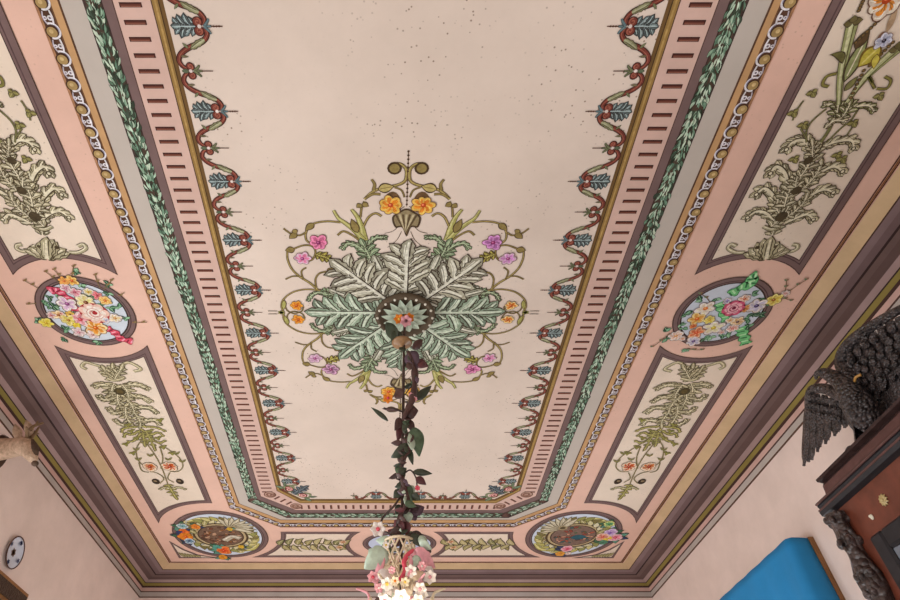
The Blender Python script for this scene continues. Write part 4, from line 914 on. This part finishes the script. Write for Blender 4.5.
def flower3(x, y, rpx, m, cm_, dy=-.1, n=6):
    c = yp(x, y, dy); view = (CAMP-c).normalized(); r = rpx*(c-CAMP).length/600; u = view.cross(Vector((0, 0, 1))).normalized(); v = u.cross(view)
    bm = bmesh.new()
    for k in range(n):
        a = 2*PI*k/n+x; leaf3(bm, c, (u*math.cos(a)+v*math.sin(a)+view*.35), view, r, r*.95, -.1, 0, .1, 6)
    o = mesh_obj('flower', bm, m, ch, True); so = o.modifiers.new('thickness', 'SOLIDIFY'); so.thickness = .003
    bm = bmesh.new(); ball(bm, c+view*r*.28, r*.24); mesh_obj('flower_center', bm, cm_, o, True)
for a in [(406, 321, 7, PPK, MAR, -.03), (399, 319, 6, ORG, YEL, -.03), (409, 318, 6, ORG, MAR, -.02), (388, 398, 6, ORG, PRD, -.05), (411, 395, 3, PPK, ORG, -.05), (415, 399, 3, PPK, ORG, -.05), (378, 529, 8, PWH, PRD, -.08), (417.5, 488, 3, PRD, PRD, -.06), (411, 571, 6.5, PWH, PPK, -.17), (430, 577, 7, PWH, PPK, -.12), (373, 577, 6, PPK, PRD, -.12), (387, 584, 7, PWH, YEL, -.17), (395, 581, 5, CRM, ORG, -.19), (405, 582, 5, CRM, YEL, -.19), (379, 588, 5, PPK, PWH, -.15), (420, 589, 7, PWH, PPK, -.15), (401, 598, 9, PWH, CRM, -.2), (385, 601, 7, PWH, PPK, -.17), (392, 570, 4, PPK, PWH, -.19), (418, 601, 7, PWH, CRM, -.15), (422, 566, 5, PPK, PWH, -.14), (386, 545, 4, PWH, YEL, -.12)]: flower3(*a)
rl = random.Random(21); path = [(404, 350), (414, 372), (412, 398), (405, 418), (406, 436), (408, 448), (402, 462), (401, 474), (405, 488), (406, 500), (402, 514), (400, 528), (402, 540)]
for i in range(84):                          # small leaves all along the vine
    k = rl.random()*(len(path)-1.001); j = int(k); fr = k-j; x = path[j][0]*(1-fr)+path[j+1][0]*fr+rl.uniform(-3, 3); y = path[j][1]*(1-fr)+path[j+1][1]*fr
    a_ = rl.uniform(0, 2*PI); ln = rl.uniform(4, 11)*(.95 if y < 470 else 1.1)
    leaf_at(x, y, x+ln*math.cos(a_), y+ln*math.sin(a_), ln*rl.uniform(.5, .9), rl.choice((BRN, BRN, GRD, GRD, MAR, PUR, GRN, IRON) if y < 478 or rl.random() < .5 else (GRN, MAR, PGR, PUR, GRD)), rl.uniform(-.07, .04), 3.5, rl.uniform(-1, 1))
for i in range(26):                          # small leaves and petals round the basket
    x = 400+rl.uniform(-28, 28); y = rl.uniform(546, 600); a_ = rl.uniform(0, 2*PI); ln = rl.uniform(5, 9)
    leaf_at(x, y, x+ln*math.cos(a_), y+ln*math.sin(a_), ln*rl.uniform(.5, .8), rl.choice((PWH, CRM, PGR, PPK, CRM, GRN, BRN)), rl.uniform(-.16, -.04), 0, rl.uniform(-1, 1))
# the basket: crossing cream canes between two hoops
bm = bmesh.new(); ct = yp(399, 543); cb = yp(399, 597); r0, r1 = .075, .055
def hoop(c, r, rad): tube(bm, [c+Vector((r*math.cos(2*PI*i/20), r*math.sin(2*PI*i/20), 0)) for i in range(21)], rad, 6, sm=False)
hoop(ct, r0, .007); hoop(cb, r1, .007); hoop(ct.lerp(cb, .5), .068, .005)
for i in range(12):
    for sg in (1, -1): tube(bm, [(ct.lerp(cb, s)+Vector(((r0*(1-s)+r1*s+.012*math.sin(PI*s))*math.cos(2*PI*i/12+sg*s*1.4), (r0*(1-s)+r1*s+.012*math.sin(PI*s))*math.sin(2*PI*i/12+sg*s*1.4), 0))) for s in (0, .25, .5, .75, 1)], .0045, 6, 3)
mesh_obj('basket', bm, CRM, ch, True)
bm = bmesh.new(); tube(bm, [yp(414, 551, -.14), yp(408, 555, -.15), yp(404, 562, -.16), yp(405, 570, -.16), yp(401, 578, -.17), yp(395, 582, -.17)], lambda t: .013*(1-.4*t), 8); mesh_obj('ribbon', bm, PRD, ch, True)
bm = bmesh.new(); tube(bm, [yp(411, 556, -.15), yp(411, 565, -.16), yp(408, 576, -.17)], .009, 8); mesh_obj('ribbon', bm, PPK, ch, True)
BULB = glow('lit_bulb', (1, .90, .74), 3.0)
for k in range(6):                          # arms with candle tubes and lit bulbs, at and below the basket
    a = PI/6+k*PI/3 if False else k*PI/3; d = Vector((math.cos(a), math.sin(a), 0)); bz = Vector((base.x, YC, base.z))
    bm = bmesh.new(); tube(bm, [bz+Vector((0, 0, .30)), bz+d*.06+Vector((0, 0, .22)), bz+d*.13+Vector((0, 0, .24)), bz+d*.140+Vector((0, 0, .33)), bz+d*.140+Vector((0, 0, .44))], .008, 8); o = mesh_obj('arm', bm, CRM, ch, True)
    bm = bmesh.new(); tube(bm, [bz+d*.140+Vector((0, 0, .40)), bz+d*.150+Vector((0, 0, .455)), bz+d*.19+Vector((0, 0, .475)), bz+d*.205+Vector((0, 0, .478))], lambda t: .008-.004*t, 6); mesh_obj('arm_tip', bm, PPK if k % 2 else CRM, o, True)
    bm = bmesh.new(); e = bz+d*.15+Vector((0, 0, .20)); ball(bm, e, .030, (1, 1, 1.3)); mesh_obj('bulb', bm, BULB, o, True)
    bm = bmesh.new()
    for q in range(5): leaf3(bm, e+Vector((0, 0, .045)), Vector((math.cos(q*1.256), math.sin(q*1.256), -.9)), Vector((math.cos(q*1.256), math.sin(q*1.256), .6)), .07, .045, -.15)
    mesh_obj('bulb_shade', bm, PWH, o, True)
bm = bmesh.new(); tube(bm, [Vector((base.x, YC, base.z+z)) for z in (.0, .05, .10, .15, .22, .32)], lambda t: .012+.035*math.sin(PI*t)**2, 14, 3); ball(bm, Vector((base.x, YC, base.z-.01)), .022); mesh_obj('finial', bm, GLD, ch, True)
bl = bpy.data.lights.new('bulb_light', 'POINT'); bl.energy = 3.2; bl.color = (1, .88, .72); bl.shadow_soft_size = .08
bo = bpy.data.objects.new('bulb_light', bl); C.objects.link(bo); bo.location = (base.x, YC-.30, base.z+.26)

# ================================================================== RIGHT WALL: cabinet, eagle, pelmet
XF, YE = 2.366, 3.10                         # front plane and far end of the cabinet
H = lambda h: CAMZ+h
WOOD = carved((70, 58, 55), .28, 34, .9); WOODS = paint((66, 48, 46), rough=.6, var=.35, scale=18, spec=.2, bump=.3, bscale=40); RED = paint((112, 58, 42), rough=.35, var=.35, scale=9, spec=.5); BLK = paint((38, 36, 40), rough=.5, var=.35, scale=20, spec=.35); COV = paint((104, 74, 70), rough=.6, var=.25, scale=12, spec=.2)
cab = thing('cabinet', 'tall carved dark wood cabinet with red veneer against the right wall', 'cabinet', (2.75, 2.1, 0))
Y0c = 0.9
bm = bmesh.new(); box(bm, XF+.02, XR-.004, Y0c, YE-.01, 0, H(1.50)); mesh_obj('body', bm, RED, cab)
bm = bmesh.new(); prof = [(XF+.02, 1.468), (XF-.006, 1.480), (XF-.012, 1.500), (XF+.006, 1.512), (XF-.004, 1.530), (XF-.004, 1.552), (XF+.03, 1.560), (XF+.068, 1.585), (XF+.082, 1.615), (XF+.088, 1.655), (XF+.100, 1.672), (XF+.070, 1.680), (XF+.068, 1.694), (XR-.004, 1.694)]
pm = [1, 1, 1, 1, 1, 0, 2, 2, 2, 0, 0, 0, 0]
a = [bm.verts.new((x, YE, H(h))) for x, h in prof]; b = [bm.verts.new((x, Y0c-.02, H(h))) for x, h in prof]
for i in range(len(prof)-1):
    fc = bm.faces.new([a[i], a[i+1], b[i+1], b[i]]); fc.material_index = pm[i]
e1 = bm.verts.new((XR-.004, YE, H(1.468))); e2 = bm.verts.new((XR-.004, Y0c-.02, H(1.468)))
bm.faces.new(a+[e1]); bm.faces.new((b+[e2])[::-1]); bm.faces.new([a[0], b[0], e2, e1]); bm.faces.new([a[-1], e1, e2, b[-1]])
mesh_obj('cornice', bm, [WOODS, BLK, COV], cab)
for z in (1.506, 1.540):                     # thin bead lines
    bm = bmesh.new(); tube(bm, [(XF-.010, YE-.005, H(z)), (XF-.010, Y0c, H(z))], .006, 8); mesh_obj('beading', bm, COV, cab, True)
def fx(x, y, d=0.0): return on_x(x, y, XF-d)
c = on_x(880, 500, XF); bm = bmesh.new()     # gilt rosette on the veneer
for k in range(10):
    a_ = k*2*PI/10; leaf3(bm, Vector((XF+.016, c.y, c.z)), Vector((-.12, math.cos(a_), math.sin(a_))), Vector((-1, 0, 0)), .028, .018, .25, 0, .2, 5)
ball(bm, Vector((XF+.012, c.y, c.z)), .010); o = mesh_obj('rosette', bm, paint((206, 184, 128), rough=.3, var=.3, scale=60, spec=.7), cab, True); o.modifiers.new('thickness', 'SOLIDIFY').thickness = .004
c = on_x(868.5, 517, XF); bm = bmesh.new(); ball(bm, Vector((XF+.016, c.y, c.z)), .011, (.5, 1, 1.3)); ball(bm, Vector((XF+.016, c.y+.010, c.z+.008)), .007, (.5, 1, 1)); mesh_obj('inlay', bm, paint((236, 228, 206)), cab, True)
# dark framed glazed door
c = on_x(872, 538, XF); zt = c.z; yf = c.y
bm = bmesh.new()
for (y0, y1, z0, z1) in ((yf-.09, yf, .5, zt), (1.2, yf-.09, zt-.09, zt), (1.2, 1.29, .5, zt-.09), (1.29, yf-.09, .5, .59)): box(bm, XF-.022, XF+.02, y0, y1, z0, z1)
dr = mesh_obj('door', bm, BLK, cab); dr.modifiers.new('bevel', 'BEVEL').width = .012
bm = bmesh.new()
for (y0, y1, z0, z1) in ((yf-.115, yf-.092, .59, zt-.09), (1.29, yf-.115, zt-.115, zt-.092)): box(bm, XF-.006, XF+.02, y0, y1, z0, z1)
mesh_obj('inner_moulding', bm, paint((120, 128, 140), rough=.2, spec=.7), dr)
bm = bmesh.new(); box(bm, XF+.004, XF+.018, 1.29, yf-.115, .59, zt-.115); mesh_obj('glass', bm, paint((60, 58, 60), rough=.05, spec=.8), dr)
# carved herm at the far corner of the front
bm = bmesh.new(); herm_y = YE-.092
zz = [1.45, 1.43, 1.41, 1.38, 1.34, 1.31, 1.28, 1.24, 1.18, 1.12, 1.06, 1.0, .92, .84, .76, .66, .5, .3, .0, -.4, -.9, -1.3, -1.49]
rr = [.050, .064, .058, .046, .052, .056, .050, .042, .066, .074, .070, .058, .062, .070, .064, .058, .062, .056, .052, .048, .044, .040, .048]
seg = 20; rgs = []
for z, r in zip(zz, rr):
    ring = []
    for j in range(seg):
        a_ = 2*PI*j/seg; r_ = r*.88; k = .88+.12*math.sin(5*a_+z*30)+.08*math.sin(9*a_-z*50); ring.append(bm.verts.new((XF-.005+r*k*math.cos(a_)*.9, herm_y+r*k*math.sin(a_)*1.05, H(z))))
    rgs.append(ring)
for a, b in zip(rgs, rgs[1:]):
    for j in range(seg): bm.faces.new([a[j], a[(j+1) % seg], b[(j+1) % seg], b[j]])
bm.faces.new(rgs[0]); bm.faces.new(rgs[-1][::-1])
hm = mesh_obj('carved_figure', bm, WOOD, cab, True); sb = hm.modifiers.new('sub', 'SUBSURF'); sb.levels = 1; sb.render_levels = 2
for i, (z, r, n) in enumerate(((1.415, .020, 7), (1.30, .022, 6), (1.13, .024, 8), (1.05, .022, 8), (.95, .026, 7), (.84, .022, 8), (.70, .02, 8))):   # carved fruit and curls round it
    bm = bmesh.new()
    for j in range(n): a_ = 2*PI*j/n+i; ball(bm, Vector((XF-.005+.048*math.cos(a_), herm_y+.050*math.sin(a_), H(z+.012*math.sin(j*3)))), r*.8, (1, 1, 1.3))
    mesh_obj('carving', bm, WOOD, hm, True)

# eagle
eg = thing('eagle_statue', 'dark carved eagle with spread wings standing on top of the cabinet', 'statue', (2.56, 2.80, H(1.694)))
def ep(x, y, X): return on_x(x, y, X)
def skin(name, pts, edges, mat, parent, sub=2, root=0):
    off = wloc(parent); me = bpy.data.meshes.new(name); me.from_pydata([tuple(Vector(p[0])-off) for p in pts], edges, [])
    o = link(name, me, parent); me.materials.append(mat)
    md = o.modifiers.new('skin', 'SKIN'); md.use_smooth_shade = True
    for i, p in enumerate(pts):
        r = p[1]; me.skin_vertices[0].data[i].radius = (r, r) if not isinstance(r, tuple) else r
    me.skin_vertices[0].data[root].use_root = True
    s = o.modifiers.new('sub', 'SUBSURF'); s.levels = sub; s.render_levels = sub
    return o
pts = [(ep(872, 430, 2.62), .060), (ep(864, 416, 2.58), .085), (ep(856, 401, 2.56), .088), (ep(847, 387, 2.57), .060), (ep(837, 379, 2.58), .044), (ep(828, 374, 2.58), .043), (ep(820, 372, 2.575), .026), (ep(816, 374, 2.57), .016), (ep(816, 380, 2.57), .007),
       (ep(862, 434, 2.55), .040), (ep(860, 446, 2.54), .028), (ep(866, 457, 2.535), .020), (ep(874, 434, 2.62), .036), (ep(876, 440, 2.62), .026), (ep(880, 456, 2.60), .018),
       (ep(882, 420, 2.68), .048), (ep(887, 431, 2.71), .036)]
for k in (11, 14): pts[k] = (Vector((pts[k][0].x, pts[k][0].y, H(1.715))), pts[k][1])
ed = [(0, 1), (1, 2), (2, 3), (3, 4), (4, 5), (5, 6), (6, 7), (7, 8), (0, 9), (9, 10), (10, 11), (0, 12), (12, 13), (13, 14), (0, 15), (15, 16)]
EAG = carved((70, 63, 62), .28, 46, 1.0); EAF = carved((68, 59, 57), .32, 70, .6)
bd = skin('body', pts, ed, EAG, eg)
for fk in (11, 14):
    for d in ((-.07, .045), (-.085, .0), (-.06, -.045), (.05, 0)):
        f0 = pts[fk][0]; bm = bmesh.new(); tube(bm, [f0, f0+Vector((d[0]*.6, d[1]*.6, .008)), f0+Vector((d[0], d[1], -.014))], lambda s: .014-.009*s, 8); mesh_obj('talon', bm, EAG, bd, True)
for sx in (-.022, .022): 
    bm = bmesh.new(); ball(bm, ep(826, 371, 2.58)+Vector((sx*1.6, 0, 0)), .010); mesh_obj('eye', bm, BLK, bd, True)
def feather(bm, a, b, wd, th=.010):
    d = b-a; ln = d.length; d.normalize(); n = Vector((1, 0, 0)); s = d.cross(n).normalized(); k = 9; rows = []
    for i in range(k+1):
        t = i/k; h = wd/2*(.55+.45*min(1, t*3))*(1 if t < .75 else math.sqrt(max(.02, 1-((t-.75)/.25)**2))); p = a+d*(ln*t)
        rows.append([bm.verts.new(p+s*h), bm.verts.new(p-n*th), bm.verts.new(p-s*h), bm.verts.new(p+n*th)])
    for q, r in zip(rows, rows[1:]):
        for j in range(4): bm.faces.new([q[j], q[(j+1) % 4], r[(j+1) % 4], r[j]])
    bm.faces.new(rows[0][::-1]); bm.faces.new(rows[-1])
def wing(arm, rad, feathers, coverts, mat):
    bm = bmesh.new(); tube(bm, arm, rad, 12); o = mesh_obj('wing', bm, mat, eg, True)
    for i, (a, b, wd) in enumerate(feathers):
        bm = bmesh.new(); off = Vector((.010*(i % 2), 0, 0)); feather(bm, a+off, b+off, wd); mesh_obj('feather', bm, EAF, o, False)
    bm = bmesh.new()
    for c, r in coverts: ball(bm, c, r, (.55, 1, 1.1))
    mesh_obj('covert_feathers', bm, mat, o, True)
X = 2.63
arm = [ep(846, 396, 2.60), ep(838, 394, 2.61), ep(826, 389, X), ep(814, 389, X), ep(809, 396, X), ep(808, 408, X)]
tips = [(804, 466), (807, 462), (812, 460), (816, 452), (820, 447), (824, 444), (828, 440), (833, 436), (838, 432), (843, 428)]
roots = [(808, 396), (810, 395), (812, 394), (815, 394), (818, 394), (822, 395), (826, 396), (831, 398), (836, 400), (841, 402)]
fe = [(ep(*r, X+.01), ep(*t_, X+.03), .062) for r, t_ in zip(roots, tips)]
cv = [(ep(810+i*4.2, 397+j*8+i*.8, X-.012+.004*j), .020-.002*j) for i in range(8) for j in range(3)]
wing(arm, lambda t: .042-.024*t, fe, cv, EAG)
X = 2.66
arm = [ep(856, 388, 2.60), ep(848, 374, 2.63), ep(842, 363, X), ep(846, 349, X), ep(857, 337, X), ep(872, 326, X), ep(890, 315, X), ep(908, 306, X), ep(926, 304, X)]
P = [(846, 362), (848, 354), (855, 345), (863, 338), (871, 333), (880, 327), (889, 322), (898, 317), (907, 313), (916, 310), (924, 308)]
Q = [(876, 418), (884, 428), (890, 432), (897, 424), (904, 412), (911, 404), (921, 404), (931, 403), (942, 400), (952, 396), (960, 390)]
fe = [(ep(*r, X+.015), ep(*t_, X+.03), .100) for r, t_ in zip(P, Q)]
fe += [(ep(*r, X-.004), ep(r[0]+(t_[0]-r[0])*.62, r[1]+(t_[1]-r[1])*.62, X-.004), .085) for r, t_ in zip(P, Q)]
cv = []
for i in range(11):
    for j in range(5):
        x = P[i][0]+(Q[i][0]-P[i][0])*(.08+.10*j)+(3 if j % 2 else 0); y = P[i][1]+(Q[i][1]-P[i][1])*(.08+.10*j); cv.append((ep(x, y, X-.022), .026-.002*j))
wing(arm, lambda t: .046-.030*t, fe, cv, EAG)
bm = bmesh.new(); box(bm, 2.48, 2.75, 2.62, 2.86, H(1.6945), H(1.702)); mesh_obj('base', bm, WOODS, eg)
bm = bmesh.new(); c = ep(858, 378, 2.56); tube(bm, [c+Vector((0, .03, 0)), c+Vector((-.01, 0, .004)), c+Vector((0, -.03, 0))], .007, 8); mesh_obj('gilt_clasp', bm, paint((190, 140, 70), rough=.35, spec=.6), eg, True)
# blue pelmet over the right window
pl = thing('window_pelmet', 'blue cloth covered pelmet box on the right wall beside the cabinet', 'pelmet', (3.05, 5.3, H(1.5)))
BLU = paint((46, 142, 204), rough=.7, var=.10, scale=2.5, bump=.25, bscale=5)
zp = H(1.903); ya = 4.32; yb = 6.35; xf = 2.95
bm = bmesh.new(); NY, NZ = 60, 14; grid = []
path = [(3.105, ya+.012), (3.05, ya+.004), (xf+.03, ya)]+[(xf, ya+.03+(yb-ya-.06)*i/NY) for i in range(NY+1)]+[(xf+.03, yb), (3.105, yb)]
for j in range(NZ+1):
    s = j/NZ; row = []
    for i, (x, y) in enumerate(path):
        fold = 0 if i < 2 or i > len(path)-3 else (.25+.75*s)*(.030*math.sin(y*9.0)*s+.012*math.sin(y*23+1))
        row.append(bm.verts.new((x-fold-(.03*s if 2 <= i <= len(path)-3 else 0), y-(.02*s if i < 3 else 0), zp-.80*s)))
    grid.append(row)
for a, b in zip(grid, grid[1:]):
    for i in range(len(path)-1): bm.faces.new([a[i], a[i+1], b[i+1], b[i]])
o = mesh_obj('cloth', bm, BLU, pl, True); o.modifiers.new('thickness', 'SOLIDIFY').thickness = .006
bm = bmesh.new(); box(bm, 3.105, XR-.003, ya-.002, yb+.01, zp-.82, zp+.004); box(bm, xf+.02, 3.105, ya+.03, yb-.03, zp-.02, zp-.002); mesh_obj('backboard', bm, paint((150, 108, 72), rough=.6, var=.25), pl)

# ================================================================== LEFT WALL: deer head, plate, picture
dh = thing('deer_head', 'stuffed roe deer head mounted high on the left wall', 'deer head', (XL+.03, 3.93, 3.86))
FUR = paint((204, 176, 152), rough=.95, var=.35, scale=30, bump=.6, bscale=90); DFUR = paint((92, 74, 62), rough=.9, var=.35, scale=40, bump=.5, bscale=90)
def dp(x, y, X): return on_x(x, y, X)
pts = [(dp(-8, 450, XL+.07), .095), (dp(5, 449, -2.74), .082), (dp(14, 448, -2.65), .072), (dp(23, 445, -2.56), .078), (dp(29, 450, -2.48), .060), (dp(32.5, 457, -2.43), .040), (dp(34.5, 462, -2.40), .028)]
hd = skin('head', pts, [(i, i+1) for i in range(6)], FUR, dh)
bm = bmesh.new(); ball(bm, dp(35.0, 463.5, -2.37), .024, (1, 1, .8)); mesh_obj('nose', bm, DFUR, hd, True)
bm = bmesh.new(); tube(bm, [dp(31.5, 441, -2.50), dp(34.5, 448, -2.435), dp(35.8, 456, -2.405)], lambda t: .010+.016*math.sin(PI*min(1, t*.8+.1)), 10); mesh_obj('face_blaze', bm, DFUR, hd, True)
for x, y, X in ((32.5, 446, -2.455), (26, 452, -2.475)): bm = bmesh.new(); ball(bm, dp(x, y, X), .013); mesh_obj('eye', bm, BLK, hd, True)
for a, b, dX in (((18, 440), (15, 421), 0), ((30, 436), (26, 418), .06)):
    bm = bmesh.new(); leaf3(bm, dp(*a, -2.60+dX), dp(*b, -2.66+dX)-dp(*a, -2.60+dX), Vector((1, -1, -.4)), .13, .065, .1, 0, .5); o = mesh_obj('ear', bm, FUR, hd, True); o.modifiers.new('thickness', 'SOLIDIFY').thickness = .006
ANT = paint((132, 108, 82), rough=.6, var=.35, scale=40)
for P, tine in (([(27, 438), (27, 432), (26.5, 427)], None), ([(31, 438), (36, 432), (39, 427)], [(35, 433), (39, 434)]), ([(30, 430), (34, 426), (43, 423)], [(36, 425), (38, 421)])):
    bm = bmesh.new(); tube(bm, [dp(x, y, -2.53+.01*i) for i, (x, y) in enumerate(P)], lambda t: .016-.009*t, 8)
    if tine: tube(bm, [dp(x, y, -2.52) for x, y in tine], lambda t: .010-.006*t, 6)
    mesh_obj('antler', bm, ANT, hd, True)
bm = bmesh.new(); seg = 24; c = Vector((XL+.002, 3.93, 3.87)); ra = [bm.verts.new((c.x, c.y+0.10*math.cos(2*PI*i/seg), c.z+.14*math.sin(2*PI*i/seg))) for i in range(seg)]; rb = [bm.verts.new((c.x+.03, c.y+.088*math.cos(2*PI*i/seg), c.z+.125*math.sin(2*PI*i/seg))) for i in range(seg)]
for i in range(seg): bm.faces.new([ra[i], ra[(i+1) % seg], rb[(i+1) % seg], rb[i]])
bm.faces.new(rb); bm.faces.new(ra[::-1]); mesh_obj('shield', bm, paint((70, 48, 38), rough=.4), dh)
# painted porcelain plate
c = on_x(12.0, 552.5, XL); pt = thing('wall_plate', 'white porcelain plate with blue flowers hanging on the left wall', 'plate', (XL+.004, c.y, c.z))
bm = bmesh.new(); seg = 40; pr = [(.116, .024), (.114, .028), (.095, .020), (.074, .010), (.0, .008)]
rg = [[bm.verts.new((XL+d, c.y+r*math.cos(2*PI*i/seg), c.z+r*math.sin(2*PI*i/seg))) for i in range(seg)] for r, d in pr[:-1]]
bk = [bm.verts.new((XL+.003, c.y+.075*math.cos(2*PI*i/seg), c.z+.075*math.sin(2*PI*i/seg))) for i in range(seg)]
for a, b in zip([bk]+rg, rg):
    for i in range(seg): bm.faces.new([a[i], a[(i+1) % seg], b[(i+1) % seg], b[i]])
bm.faces.new(rg[-1])
mesh_obj('plate_body', bm, paint((214, 220, 234), rough=.2, var=.05, spec=.5), pt, True)
bm = bmesh.new(); tube(bm, [(XL+.027, c.y+.115*math.cos(2*PI*i/40), c.z+.115*math.sin(2*PI*i/40)) for i in range(41)], .005, 6, sm=False); mesh_obj('rim_line', bm, paint((98, 70, 60), rough=.3), pt, True)
for dy, dz, r, m in ((0, 0, .028, (122, 96, 84)), (.03, .085, .018, (84, 92, 134)), (-.035, -.085, .018, (84, 92, 134)), (.085, -.03, .016, (120, 128, 160)), (-.085, .03, .016, (130, 136, 164))):
    bm = bmesh.new()
    for k in range(6): leaf3(bm, Vector((XL+(.012 if r > .02 else .024), c.y+dy, c.z+dz)), Vector((0, math.cos(k*1.047), math.sin(k*1.047))), Vector((1, 0, 0)), r*1.2, r*.9, 0, 0, .0, 5)
    mesh_obj('painted_flower', bm, paint(m, rough=.2), pt)
# framed picture, only its top corner in view
zt = CAMZ+1.750; yt = 5.03
pf = thing('picture_frame', 'dark carved picture frame on the left wall below the plate', 'picture', (XL, 4.45, zt-.5))
FRM = paint((74, 56, 44), rough=.4, var=.4, scale=40, bump=.6, bscale=60); FRG = paint((158, 112, 70), rough=.4, var=.3, scale=30)
for nm, a_, m, o0, o1, d in (('frame', .0, FRG, 0, .03, .035), ('carved_band', .0, FRM, .03, .12, .05), ('inner_edge', 0, FRG, .12, .14, .03)):
    bm = bmesh.new(); y0, y1, z0, z1 = 3.9, yt, zt-1.0, zt
    for b_ in ((y0+o0, y1-o0, z1-o1, z1-o0), (y0+o0, y1-o0, z0+o0, z0+o1), (y0+o0, y0+o1, z0+o1, z1-o1), (y1-o1, y1-o0, z0+o1, z1-o1)): box(bm, XL+.004, XL+d, *b_)
    mesh_obj(nm, bm, m, pf)
bm = bmesh.new(); box(bm, XL+.004, XL+.015, 4.04, yt-.14, zt-.86, zt-.14); mesh_obj('canvas', bm, paint((112, 96, 72), rough=.5, var=.4, scale=6), pf)

# ------------------------------------------------------------------ groups of alike things
for o in bpy.data.objects:
    if o.parent: continue
    n = o.name.split('.')[0]
    g = {'painted_panel': 'painted leaf panels round the ceiling', 'scroll_frieze': 'scroll friezes round the cream field', 'laurel_garland': 'laurel garlands round the ceiling', 'bead_chain': 'bead chains round the ceiling',
         'corner_spray': 'corner sprays of the cream field', 'oval_medallion': 'oval flower medallions', 'corner_medallion': 'corner medallions', 'corner_spandrel': 'corner triangles'}.get(n)
    if g: o['group'] = g
